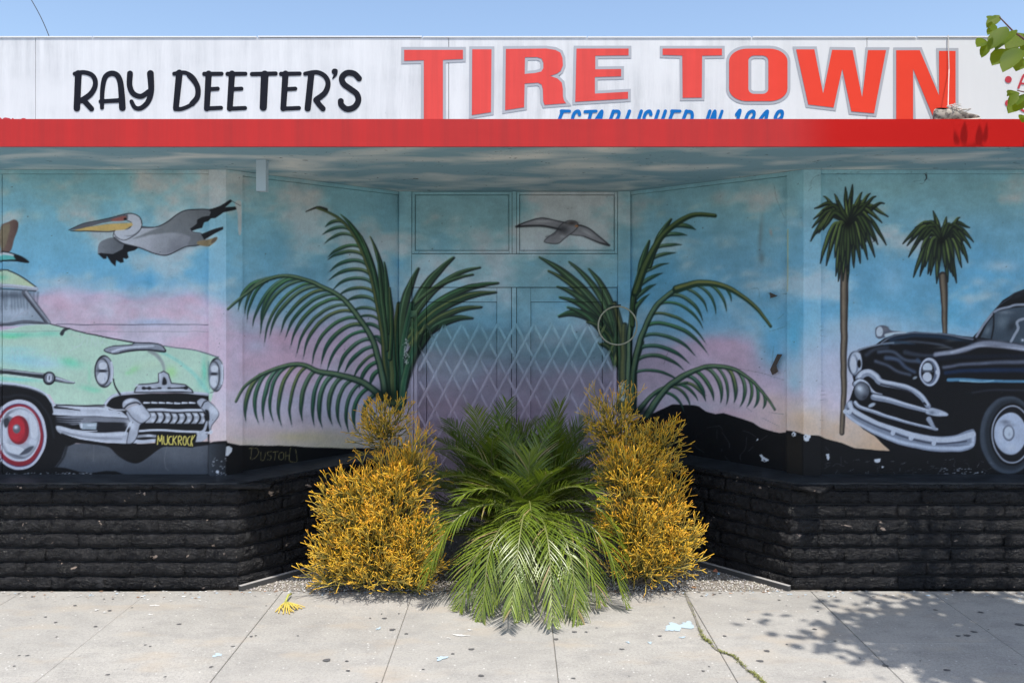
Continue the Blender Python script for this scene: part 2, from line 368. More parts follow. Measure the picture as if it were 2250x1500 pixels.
    P.stroke(R[4:], 46, 16, C(30, 56, 40), .95, 2.4); P.stroke([(x-2, y-7) for x, y in R[4:]], 18, 6, C(124, 126, 66), .85, 3.5)
    frond(P, [(780, 1250), (840, 1180), (900, 1130), (980, 1100), (1060, 1085)], .95, .4, [(1165, 1186), (1118, 1192), (1086, 1216), (1040, 1250)], 4, .26, 30, 15, 34, 3)
    R = [(830, 1275), (900, 1170), (970, 1095), (1080, 1030), (1200, 995), (1330, 1012), (1440, 1085), (1510, 1165), (1555, 1238)]
    frond(P, R, .86, .34, [(1488, 1238), (1440, 1225), (1412, 1216), (1380, 1226), (1306, 1196), (1238, 1188), (1165, 1186)], 9, .2, 34, 16, 44, 4)
    P.blob(800, 1250, 60, 40, C(14, 24, 20), .8)

def paint_pelican():
    P = Ink(0, 240, 3.2143)
    k = C(26, 28, 34)
    P.poly([(692, 1022), (700, 950), (740, 920), (810, 908), (885, 955), (875, 1000), (790, 1035), (735, 1020)], C(118, 122, 130), 2, col2=C(96, 100, 108), axis=[(700, 940), (860, 1000)])
    P.poly([(690, 1020), (730, 1055), (752, 1052), (752, 1030), (785, 1085), (815, 1112), (820, 1068), (850, 1088), (872, 1084), (868, 1052), (890, 1060), (908, 1050), (900, 1012), (950, 998), (985, 972), (880, 955), (868, 990), (800, 1022), (715, 1012)], C(20, 21, 26), 1.6, sm=False)
    body = [(805, 880), (860, 850), (960, 832), (1090, 835), (1180, 800), (1260, 740), (1330, 712), (1470, 710), (1490, 740), (1400, 800), (1350, 860), (1420, 880), (1440, 940), (1390, 960), (1310, 970), (1250, 1000), (1180, 1030), (1100, 1020), (960, 970), (870, 950), (815, 915)]
    P.poly(body, k, 1.6, grow=1.3)
    P.poly(body, C(196, 198, 210), 2, col2=C(134, 136, 146), axis=[(900, 860), (1180, 1030)])
    P.poly([(940, 915), (1060, 862), (1180, 800), (1260, 740), (1330, 714), (1470, 712), (1490, 750), (1420, 775), (1390, 812), (1340, 856), (1440, 890), (1435, 940), (1330, 962), (1340, 900), (1230, 872), (1080, 885)], C(122, 126, 132), 5, col2=C(104, 108, 114), axis=[(1000, 900), (1400, 760)])
    P.blob(1250, 985, 110, 26, C(120, 122, 132), .7, -.25)
    P.poly([(1470, 708), (1560, 680), (1632, 640), (1645, 652), (1592, 692), (1675, 686), (1675, 706), (1580, 728), (1560, 742), (1520, 768), (1490, 772), (1470, 792), (1440, 800), (1425, 836), (1390, 842), (1350, 858), (1340, 842), (1388, 806), (1392, 780), (1430, 762), (1480, 752), (1490, 725)], C(22, 23, 28), 1.6, sm=False)
    P.poly([(1418, 882), (1480, 860), (1575, 830), (1576, 848), (1500, 888), (1440, 922)], C(24, 25, 30), 1.6, sm=False)
    P.poly([(1395, 932), (1470, 920), (1530, 904), (1522, 930), (1470, 966), (1400, 956)], C(142, 122, 88), 1.6)
    P.poly([(1500, 915), (1530, 904), (1522, 930), (1490, 945)], C(100, 84, 66), 2)
    P.stroke([(810, 905), (870, 948), (960, 970), (1100, 1020), (1180, 1030), (1260, 996), (1320, 970), (1400, 958)], 7, 5, k, .8)
    P.stroke([(1000, 838), (1090, 834), (1180, 800), (1260, 738), (1335, 711), (1480, 709)], 6, 6, k, .85)
    head = [(880, 748), (930, 737), (980, 762), (1000, 812), (985, 858), (940, 895), (880, 925), (830, 905), (808, 870), (840, 852), (900, 850), (930, 830), (930, 800), (895, 780)]
    P.poly(head, k, 1.6, grow=1.4); P.poly(head, C(206, 208, 222), 1.6)
    P.stroke([(985, 855), (940, 890), (890, 905), (850, 890)], 14, 8, C(150, 154, 168), .7, 4)
    P.stroke([(1005, 810), (985, 858), (935, 892), (880, 893)], 4, 3, k, .6)
    P.poly([(488, 853), (600, 808), (750, 778), (850, 750), (905, 742), (905, 780), (800, 792), (700, 812), (600, 842)], C(92, 94, 104), 1.6, sm=False)
    P.poly([(790, 778), (880, 754), (895, 772), (880, 788), (800, 792)], C(150, 86, 80), 3)
    P.poly([(512, 856), (620, 836), (760, 815), (930, 804), (942, 820), (880, 852), (760, 864), (600, 862)], C(222, 184, 104), 1.6, sm=False)
    P.stroke([(488, 853), (600, 806), (750, 776), (850, 748), (930, 735), (985, 764), (1002, 812)], 6, 6, k, .9)
    P.stroke([(500, 858), (620, 864), (760, 868), (810, 862)], 6, 8, k, .85)
    P.stroke([(520, 854), (640, 832), (770, 812), (900, 803)], 3, 3, C(120, 96, 60), .7)
    P.ell(886, 776, 10, 9, C(12, 12, 16))
    # surf boards on the roof rack
    P.poly([(0, 835), (60, 795), (100, 778), (126, 800), (122, 850), (100, 920), (72, 1002), (0, 995)], C(122, 96, 84), 2.5, col2=C(92, 70, 66), axis=[(20, 0), (120, 0)])
    P.poly([(0, 850), (50, 810), (70, 830), (40, 960), (0, 985)], C(132, 122, 92), 6, a=.7)
    P.poly([(-300, 990), (0, 1000), (90, 1014), (150, 1040), (202, 1078), (185, 1086), (60, 1072), (-300, 1072)], C(14, 14, 18), 1.6)
    P.poly([(-300, 1000), (0, 1008), (90, 1022), (140, 1044), (165, 1062), (60, 1058), (-300, 1058)], C(200, 206, 214), 1.8)
    P.poly([(-300, 1030), (0, 1028), (80, 1034), (140, 1052), (150, 1062), (60, 1062), (-300, 1062)], C(84, 174, 178), 2.2)
    P.poly([(100, 1028), (150, 1040), (202, 1078), (120, 1066)], C(20, 20, 24), 3)

def paint_gull():
    P = Ink(800, 0, 2.5); k = C(30, 31, 36)
    w1 = [(838, 1244), (900, 1217), (980, 1199), (1050, 1214), (1112, 1230), (1085, 1262), (1000, 1242), (930, 1236)]
    w2 = [(1160, 1240), (1230, 1254), (1290, 1300), (1345, 1346), (1300, 1336), (1210, 1300), (1128, 1286)]
    b = [(1080, 1240), (1120, 1216), (1160, 1220), (1172, 1242), (1150, 1272), (1100, 1310), (1062, 1336), (1002, 1332), (996, 1316), (1050, 1276)]
    for q in (w1, w2, b): P.poly(q, k, 2, grow=1.2); P.poly(q, C(128, 128, 134), 3)
    P.stroke([(835, 1246), (930, 1240), (1000, 1244), (1080, 1264)], 12, 12, k, .8, 3); P.stroke([(835, 1244), (900, 1216), (980, 1199), (1112, 1228)], 6, 6, k, .7, 2)
    P.stroke([(1345, 1346), (1290, 1332), (1210, 1300)], 12, 6, k, .7, 3); P.stroke([(1168, 1238), (1232, 1254), (1292, 1300), (1345, 1345)], 8, 6, k, .8, 2)
    P.stroke([(1000, 1300), (1040, 1290), (1062, 1270)], 8, 8, C(90, 90, 98), .7, 3)
    P.blob(1092, 1262, 40, 30, C(50, 50, 56), .8); P.blob(1140, 1228, 34, 14, C(60, 52, 50), .9); P.ell(1164, 1244, 9, 6, C(176, 112, 60))
    P.blob(1225, 1280, 40, 10, C(176, 176, 182), .6, .5); P.blob(980, 1216, 60, 7, C(180, 180, 186), .6); P.blob(1090, 1300, 20, 10, C(170, 170, 176), .6)

def paint_left_car():
    P = Ink(0, 560, 3.0, lo=(0, -900))
    k = C(24, 25, 31); G = C(152, 155, 168); W = C(218, 222, 236); D = C(84, 87, 98)
    # windscreen and roof
    P.poly([(0, 232), (150, 238), (230, 330), (330, 458), (0, 470)], C(146, 156, 172), 2, sm=False)
    for x in range(-60, 250, 22): P.stroke([(x+rng.uniform(-6, 6), 250), (x+rng.uniform(-10, 10), 330+rng.uniform(0, 60))], 18, 6, C(78, 86, 100), .5, 5)
    P.blob(80, 270, 150, 22, C(70, 78, 92), .7); P.blob(120, 380, 120, 30, C(176, 182, 200), .6)
    P.poly([(0, 98), (60, 106), (140, 145), (238, 214), (215, 232), (0, 215)], C(176, 206, 178), 2, col2=C(200, 214, 170), axis=[(0, 120), (200, 200)])
    P.blob(0, 150, 60, 18, C(96, 190, 160), .7); P.stroke([(0, 98), (60, 106), (140, 145), (240, 215)], 8, 8, k, .9)
    P.stroke([(0, 205), (120, 212), (240, 226)], 30, 26, G, 1, 2.5); P.stroke([(0, 200), (120, 205), (236, 218)], 9, 8, W, .8, 2.5); P.stroke([(0, 228), (120, 232), (236, 240)], 8, 8, k, .8, 2)
    P.stroke([(165, 250), (240, 345), (318, 448)], 44, 34, D, 1, 2); P.stroke([(172, 245), (250, 350), (326, 448)], 14, 12, G, .9, 3); P.stroke([(158, 262), (228, 352), (298, 446)], 6, 5, k, .7, 2)
    P.stroke([(0, 446), (100, 405), (190, 365)], 22, 8, C(160, 164, 180), .9, 2); P.stroke([(0, 455), (160, 436), (330, 458)], 18, 12, D, .95, 3); P.stroke([(0, 464), (160, 448), (330, 464)], 6, 6, k, .8)
    # body
    M = C(176, 208, 184)
    body = [(0, 500), (160, 464), (330, 459), (450, 488), (700, 545), (880, 578), (1080, 600), (1240, 622), (1370, 650), (1440, 672), (1466, 710), (1450, 800), (1400, 915), (1388, 970), (1360, 915), (1150, 905), (800, 915), (690, 990), (370, 990), (330, 920), (200, 870), (0, 845)]
    P.poly(body, M, 1.6, sm=False)
    for (x, y, rx, ry, c, a, r) in [(90, 525, 170, 20, C(104, 196, 172), .9, 0), (330, 520, 120, 22, C(122, 200, 182), .7, 0), (60, 540, 80, 14, C(90, 186, 130), .6, 0), (500, 530, 120, 16, C(190, 214, 190), .6, .2),
                                 (150, 690, 230, 60, C(146, 196, 214), .9, .1), (100, 620, 160, 26, C(160, 206, 210), .7, 0), (300, 715, 130, 40, C(164, 192, 212), .6, 0), (470, 712, 90, 34, C(112, 196, 170), .85, .2), (450, 690, 40, 20, C(110, 190, 150), .5, 0),
                                 (100, 820, 200, 14, C(120, 200, 200), .8, .05), (600, 885, 80, 22, C(110, 196, 166), .85, .2), (630, 895, 40, 14, C(90, 186, 158), .7, 0), (590, 790, 14, 90, C(140, 200, 170), .6, 0), (885, 755, 50, 26, C(140, 200, 140), .8, -.5), (845, 778, 26, 12, C(130, 200, 140), .6, 0),
                                 (1130, 770, 44, 44, C(150, 204, 130), .85, .5), (1345, 770, 20, 90, C(104, 190, 168), .85, 0), (1330, 850, 40, 40, C(130, 200, 188), .6, 0), (700, 900, 200, 40, C(184, 212, 184), .5, 0), (1000, 720, 100, 40, C(188, 214, 180), .5, 0)]:
        P.blob(x, y, rx, ry, c, a, r)
    P.stroke([(1060, 640), (1180, 700), (1280, 790), (1370, 900)], 20, 26, C(130, 186, 178), .8, 6)
    P.stroke([(985, 630), (1040, 670), (1075, 720), (1085, 770)], 30, 16, C(132, 140, 140), .85, 6)
    P.stroke([(0, 500), (160, 466), (330, 461)], 10, 6, C(200, 220, 212), .7, 2.5)
    P.stroke([(330, 456), (450, 486), (700, 543), (890, 578)], 6, 10, k, .9, 1.6); P.stroke([(1080, 600), (1240, 620), (1370, 650), (1440, 672)], 6, 8, C(74, 84, 92), .9, 1.8)
    P.stroke([(408, 520), (425, 496), (458, 487)], 26, 10, C(40, 42, 46), .95, 2)
    # bonnet ornament
    P.poly([(688, 628), (740, 602), (860, 592), (900, 577), (1040, 588), (1086, 618), (1082, 642), (960, 628), (860, 634), (755, 653)], k, 2, grow=1)
    P.poly([(690, 626), (740, 604), (860, 594), (900, 580), (1040, 591), (1080, 618), (1076, 634), (960, 620), (860, 628), (755, 648)], C(132, 136, 150), 2.5)
    P.stroke([(740, 640), (800, 618), (900, 604), (1010, 602)], 12, 10, W, .7, 4); P.stroke([(790, 640), (900, 622), (1070, 634)], 8, 8, C(60, 62, 72), .8, 2.5)
    # side trim
    P.stroke([(0, 768), (140, 780), (290, 800)], 26, 36, C(38, 40, 46), .95, 1.8); P.stroke([(0, 758), (140, 770), (280, 786)], 8, 8, C(190, 196, 206), .8, 2); P.stroke([(0, 790), (140, 800), (280, 822)], 6, 6, C(190, 204, 206), .6, 2)
    P.stroke([(350, 812), (420, 826), (495, 842)], 34, 8, C(96, 100, 110), 1, 1.8); P.stroke([(370, 812), (430, 826), (490, 838)], 10, 4, W, .85, 1.8); P.stroke([(360, 832), (430, 842), (490, 846)], 6, 4, k, .8)
    P.ell(322, 813, 42, 44, k); P.ell(322, 811, 32, 33, C(108, 112, 124), 3); P.blob(322, 790, 18, 8, W, .8); P.lines([[(312, 800), (312, 824), (322, 832), (333, 824), (333, 800)]], 9, W)
    # wheel arch and tyre
    P.poly([(0, 848), (120, 856), (220, 876), (305, 915), (352, 985), (372, 1090), (436, 1240), (400, 1340), (355, 1400), (200, 1440), (0, 1440)], C(14, 14, 18), 1.6, sm=False)
    P.stroke([(0, 940), (120, 920), (230, 950), (320, 1060), (352, 1200)], 14, 10, C(34, 38, 46), .8, 6)
    P.stroke([(0, 846), (120, 854), (220, 876), (300, 915), (352, 985)], 16, 14, C(190, 196, 210), 1, 2); P.stroke([(0, 857), (120, 866), (220, 888), (292, 922)], 6, 6, C(98, 104, 116), .8, 2)
    P.ell(125, 1184, 180, 233, C(206, 208, 224)); P.ell(124, 1188, 164, 212, C(64, 50, 92), 2.5); P.ell(124, 1188, 160, 206, C(142, 34, 46), 2.5)
    P.ell(124, 1180, 142, 182, C(206, 210, 224), 2); P.ell(128, 1176, 134, 170, C(118, 122, 134), 4); P.ell(134, 1172, 126, 158, C(160, 164, 176), 6)
    P.blob(150, 1050, 50, 24, W, .9, .3); P.blob(215, 1110, 26, 66, W, .9, -.2); P.blob(60, 1090, 30, 50, C(70, 74, 84), .8); P.blob(30, 1180, 22, 90, W, .7); P.blob(90, 1290, 60, 26, W, .8, .3); P.blob(215, 1230, 30, 22, W, .7); P.blob(180, 1290, 50, 14, C(90, 94, 104), .8, -.4); P.blob(100, 1320, 70, 10, C(70, 72, 84), .7, .3); P.blob(190, 1160, 14, 60, C(110, 114, 126), .6)
    P.poly([(196, 1050), (232, 1085), (250, 1150), (236, 1205), (208, 1190), (206, 1110)], C(222, 226, 238), 3); P.poly([(60, 1052), (120, 1030), (180, 1040), (150, 1062), (90, 1070)], C(216, 220, 232), 3); P.poly([(22, 1090), (50, 1072), (62, 1110), (36, 1140)], C(52, 54, 62), 4); P.poly([(30, 1240), (80, 1300), (160, 1300), (140, 1270), (70, 1250)], C(224, 228, 238), 4); P.poly([(130, 1316), (190, 1300), (226, 1262), (200, 1262), (150, 1290)], C(70, 74, 86), 4)
    P.ell(124, 1152, 70, 95, C(120, 28, 40), 2); P.ell(112, 1148, 56, 84, C(186, 36, 48), 6); P.blob(150, 1200, 30, 40, C(150, 30, 42), .6)
    P.ell(112, 1146, 25, 30, C(86, 88, 96)); P.blob(108, 1136, 16, 14, W, .9)
    # front bumper
    P.poly([(345, 985), (680, 1000), (900, 1030), (900, 1245), (700, 1235), (480, 1180), (385, 1140), (362, 1060)], C(16, 16, 20), 1.6, sm=False)
    P.poly([(342, 982), (370, 978), (520, 995), (690, 998), (760, 1024), (880, 1036), (880, 1080), (640, 1062), (480, 1062), (352, 1050)], G, 2, sm=False, col2=C(178, 182, 196), axis=[(0, 990), (0, 1060)])
    P.stroke([(350, 990), (480, 1008), (690, 1014), (880, 1040)], 12, 10, W, .7, 3.5); P.stroke([(350, 1046), (500, 1052), (700, 1056), (880, 1072)], 12, 10, W, .7, 3.5)
    P.stroke([(362, 1003), (440, 1014), (525, 1026)], 16, 4, k, .95, 1.8); P.stroke([(370, 992), (690, 1000)], 6, 6, k, .6)
    P.poly([(365, 1062), (640, 1064), (870, 1082), (866, 1108), (640, 1100), (480, 1120), (372, 1096)], C(112, 115, 126), 3, sm=False)
    for y0 in (1072, 1086, 1100, 1114): P.stroke([(364, y0), (450, y0+8), (545-(y0-1072), y0+8)], 12, 3, k, .9, 2)
    P.poly([(640, 1104), (842, 1112), (820, 1165), (640, 1160)], k, 1.6, sm=False)
    P.poly([(520, 1110), (640, 1105), (636, 1150), (540, 1148)], C(146, 158, 172), 3, sm=False); P.ell(536, 1125, 9, 16, W, 2); P.blob(600, 1122, 34, 8, W, .8); P.stroke([(480, 1150), (560, 1160), (640, 1158)], 8, 6, W, .8, 2)
    low = [(364, 1126), (400, 1125), (500, 1152), (660, 1170), (815, 1164), (850, 1180), (850, 1242), (700, 1236), (520, 1215), (392, 1172)]
    P.poly(low, C(150, 154, 168), 2, col2=C(176, 180, 194), axis=[(0, 1130), (0, 1240)]); P.stroke([(380, 1134), (500, 1166), (660, 1184), (820, 1180)], 18, 14, W, .9, 4); P.stroke([(420, 1180), (560, 1214), (720, 1232), (840, 1236)], 8, 10, W, .7, 3); P.stroke([(410, 1165), (560, 1200), (800, 1210)], 10, 10, C(116, 120, 132), .7, 4)
    # grille mouth
    P.poly([(694, 992), (730, 946), (800, 922), (1000, 912), (1372, 914), (1382, 1040), (1384, 1150), (1340, 1225), (880, 1225), (860, 1080), (800, 1030), (720, 1020)], C(16, 16, 19), 1.6, sm=False)
    P.stroke([(690, 992), (728, 942), (800, 914), (1000, 900), (1200, 902), (1366, 916)], 20, 20, C(160, 164, 178), 1, 2); P.stroke([(694, 984), (735, 936), (805, 908), (1000, 896), (1366, 910)], 6, 6, W, .7, 2.5)
    P.stroke([(700, 1000), (750, 1018), (830, 1022)], 12, 10, W, .8, 2.5)
    P.poly([(888, 882), (915, 852), (1045, 842), (1048, 782), (1080, 768), (1112, 786), (1132, 845), (1220, 855), (1266, 888), (1274, 906), (884, 906)], k, 1.6, sm=False, grow=1)
    P.poly([(892, 882), (917, 855), (1048, 845), (1051, 784), (1080, 771), (1109, 788), (1129, 848), (1218, 858), (1262, 890), (1268, 902), (890, 902)], C(156, 160, 174), 2, sm=False)
    P.blob(905, 860, 18, 10, W, .8); P.blob(1056, 800, 8, 30, W, .8); P.poly([(1080, 806), (1098, 824), (1098, 852), (1070, 854)], k, 3); P.stroke([(940, 878), (1060, 878)], 12, 12, k, .9, 2); P.stroke([(1110, 878), (1226, 878)], 12, 12, k, .9, 2)
    for x in (946, 985, 1225): P.ell(x, 878, 15, 11, k)
    P.stroke([(1000, 872), (1040, 876)], 7, 4, W, .7); P.stroke([(1130, 872), (1190, 874)], 7, 4, W, .7); P.stroke([(890, 896), (1080, 888), (1260, 898)], 6, 6, W, .5, 3)
    P.stroke([(945, 975), (1290, 976)], 8, 8, C(92, 95, 104), .9, 2)
    for i in range(7): P.stroke([(952+i*50, 974), (985+i*50, 976)], 12, 7, W, .95, 1.8)
    P.stroke([(975, 1024), (1150, 1022), (1345, 1024)], 20, 18, C(186, 190, 204), 1, 2); P.stroke([(975, 1032), (1345, 1032)], 6, 6, D, .7, 2)
    P.poly([(985, 1040), (1340, 1040), (1352, 1112), (960, 1108)], C(150, 154, 166), 2, sm=False)
    for i in range(8):
        x = 1030+i*47
        P.blob(x-22, 1054, 14, 8, W, .9); P.blob(x-20, 1092, 12, 12, W, .7)
        P.stroke([(x-12, 1036), (x+6, 1060), (x+2, 1088), (x-18, 1114)], 6, 9, k, .95, 1.6, mid=14)
    P.stroke([(900, 1160), (1060, 1156), (1200, 1162), (1372, 1168)], 14, 14, C(188, 192, 206), 1, 2)
    P.stroke([(900, 1195), (960, 1190), (1025, 1196)], 18, 18, C(150, 154, 166), .9, 2.5); P.blob(985, 1192, 26, 7, W, .9)
    P.stroke([(880, 1226), (960, 1228), (1030, 1222)], 26, 22, C(178, 182, 196), 1, 2)
    P.poly([(1290, 1176), (1340, 1172), (1372, 1186), (1350, 1218), (1300, 1236), (1286, 1225)], C(172, 176, 190), 2); P.stroke([(1362, 1100), (1345, 1150), (1320, 1172)], 16, 22, C(166, 170, 184), 1, 2)
    # overriders
    def guard(q, hx, hy):
        P.poly(q, k, 2, grow=1.2); P.poly(q, C(158, 162, 176), 3); P.blob(hx, hy, 36, 26, W, .9, .6)
    guard([(838, 1032), (850, 1080), (868, 1120), (850, 1170), (836, 1240), (872, 1236), (905, 1190), (925, 1120), (960, 1095), (920, 1050)], 858, 1120)
    P.stroke([(824, 1175), (846, 1130), (866, 1100)], 10, 8, W, .8, 3)
    guard([(812, 1004), (815, 965), (850, 945), (900, 950), (930, 975), (985, 1045), (986, 1072), (935, 1108), (880, 1075), (845, 1030)], 905, 1020)
    P.stroke([(822, 1010), (850, 985), (900, 972), (925, 984)], 10, 10, k, .85, 2); P.stroke([(828, 1020), (860, 998), (905, 984)], 7, 7, C(150, 132, 120), .5, 3); P.blob(850, 962, 30, 9, W, .9, -.4); P.blob(940, 1060, 26, 16, W, .8, .7)
    guard([(1300, 975), (1312, 952), (1340, 946), (1398, 980), (1440, 1030), (1436, 1066), (1392, 1122), (1384, 1160), (1372, 1110), (1372, 1060), (1330, 1012)], 1410, 1020)
    P.stroke([(1330, 1000), (1345, 970), (1362, 962)], 8, 8, k, .85, 2); P.poly([(1352, 1022), (1378, 1030), (1380, 1090), (1366, 1060)], k, 2)
    P.ell(1388, 1165, 12, 14, W, 2); P.stroke([(1376, 1185), (1376, 1225)], 14, 8, k, .9)
    # headlamps
    for (cx, cy, rx, ry, ix, iy) in [(686, 769, 64, 108, 676, 772), (1424, 786, 52, 112, 1410, 792)]:
        P.ell(cx, cy, rx, ry, k); P.ell(cx+6, cy, rx-8, ry-10, C(140, 144, 158), 2.5); P.stroke([(cx+rx-14, cy-60), (cx+rx-9, cy), (cx+rx-16, cy+62)], 12, 12, W, .9, 3)
        P.ell(ix, iy, rx*.74, ry*.86, k, 2); P.ell(ix-3, iy, rx*.66, ry*.80, C(148, 152, 164), 4)
        P.ell(ix+2, iy-42, rx*.46, ry*.20, C(222, 226, 238), 3.5, 1, -.4); P.ell(ix-2, iy+38, rx*.50, ry*.34, C(222, 226, 238), 4); P.ell(ix-4, iy-8, rx*.56, ry*.09, C(40, 42, 50), 3); P.blob(ix-30, iy-20, 12, 44, C(90, 94, 106), .8); P.blob(ix+16, iy+44, 8, 30, C(120, 124, 138), .7)
    P.stroke([(748, 818), (758, 862), (792, 918)], 9, 12, k, 1, 1.6); P.stroke([(1385, 905), (1410, 895), (1440, 870)], 6, 6, C(80, 84, 96), .8, 3); P.stroke([(1375, 700), (1372, 780), (1380, 880)], 8, 8, C(86, 120, 122), .7, 3)
    P.stroke([(370, 990), (520, 994), (690, 990)], 9, 8, k, .9)
    # under the car
    P.poly([(400, 1170), (520, 1214), (700, 1238), (880, 1244), (1385, 1228), (1385, 1250), (1290, 1262), (880, 1262), (650, 1250), (500, 1240), (436, 1262), (420, 1240)], C(14, 14, 17), 1.8, sm=False)
    P.poly([(660, 1245), (720, 1268), (780, 1325), (870, 1370), (930, 1360), (990, 1320), (1060, 1270), (1090, 1250)], C(12, 11, 13), 2)
    P.stroke([(435, 1260), (415, 1330), (368, 1398)], 22, 12, C(26, 28, 33), .8, 4); P.blob(620, 1320, 160, 40, C(92, 94, 98), .5); P.blob(1200, 1320, 150, 50, C(84, 88, 96), .5)
    P.poly([(0, 1425), (180, 1432), (360, 1395), (430, 1400), (520, 1425), (600, 1436), (700, 1420), (760, 1422), (830, 1450), (880, 1462), (1000, 1462), (1120, 1450), (1250, 1462), (1380, 1448), (1380, 1500), (0, 1500)], C(12, 12, 15), 2.5, sm=False)
    # licence plate
    P.poly([(1032, 1176), (1292, 1174), (1298, 1186), (1286, 1262), (1274, 1268), (1024, 1258), (1020, 1248)], C(13, 13, 14), 1.4, sm=False)
    y = C(222, 204, 92)
    P.lines([[(1036, 1248), (1042, 1192)], [(1042, 1192), (1054, 1228), (1066, 1190)], [(1066, 1190), (1068, 1246)],
             [(1078, 1198), (1080, 1240), (1092, 1246), (1102, 1236), (1104, 1192)],
             [(1132, 1196), (1118, 1200), (1110, 1224), (1116, 1246), (1130, 1248)],
             [(1144, 1192), (1138, 1250)], [(1166, 1192), (1144, 1222)], [(1144, 1220), (1162, 1252)],
             [(1176, 1252), (1178, 1196), (1196, 1198), (1196, 1216), (1178, 1224)], [(1180, 1224), (1196, 1252)],
             [(1214, 1196), (1206, 1226), (1212, 1250), (1224, 1246), (1228, 1214), (1220, 1194), (1212, 1196)],
             [(1252, 1194), (1240, 1204), (1236, 1234), (1248, 1254)], [(1266, 1190), (1258, 1256)], [(1284, 1186), (1262, 1222)], [(1260, 1220), (1272, 1258)]], 7, y, 1, 1.2)
    # chalky scribbles scratched on the wing
    w = C(205, 216, 222)
    P.lines([[(68, 690), (78, 625), (100, 680), (118, 625), (124, 690)], [(142, 690), (146, 645), (170, 640)], [(186, 640), (230, 634), (205, 655), (236, 668)], [(262, 668), (300, 640)], [(320, 640), (308, 660), (322, 678), (340, 650)], [(352, 640), (372, 640), (366, 700)],
             [(520, 540), (560, 540), (520, 600), (470, 600)], [(440, 640), (540, 590)], [(580, 540), (572, 600)], [(600, 600), (610, 545), (630, 600), (640, 540)], [(650, 560), (655, 600), (690, 540)], [(665, 570), (720, 600)]], 3, w, .55, 1.4)
    # panel drips and peeled flakes
    P.lines([[(618, 1250), (616, 1360)], [(1100, 1250), (1085, 1340), (1092, 1400), (1110, 1420)]], 4, C(120, 120, 122), .45, 1.5)
    Q = Ink(0, 560, 3.0)
    Q.poly([(1490, 1262), (1512, 1258), (1532, 1272), (1528, 1296), (1505, 1322), (1488, 1324)], C(196, 200, 208), 1.2, sm=False); Q.ell(1434, 1428, 11, 11, C(190, 194, 202), 1.2)
    for i in range(26): Q.ell(rng.uniform(1395, 1500), rng.uniform(1330, 1470), rng.uniform(2, 6), rng.uniform(2, 5), C(150, 154, 160), 1, .8)
    for i in range(70): Q.ell(rng.uniform(-300, 600), rng.normal(1440, 5), rng.uniform(2, 10), rng.uniform(1.5, 4), C(160, 166, 172), 1, .8)
    # horizontal panel joint
    Q.stroke([(370, 458), (1372, 458)], 5, 5, C(70, 66, 82), .8, 1.4, sm=False)
    Q.stroke([(0, 503), (1372, 505)], 3, 3, C(90, 96, 100), .5, 1.3, sm=False)

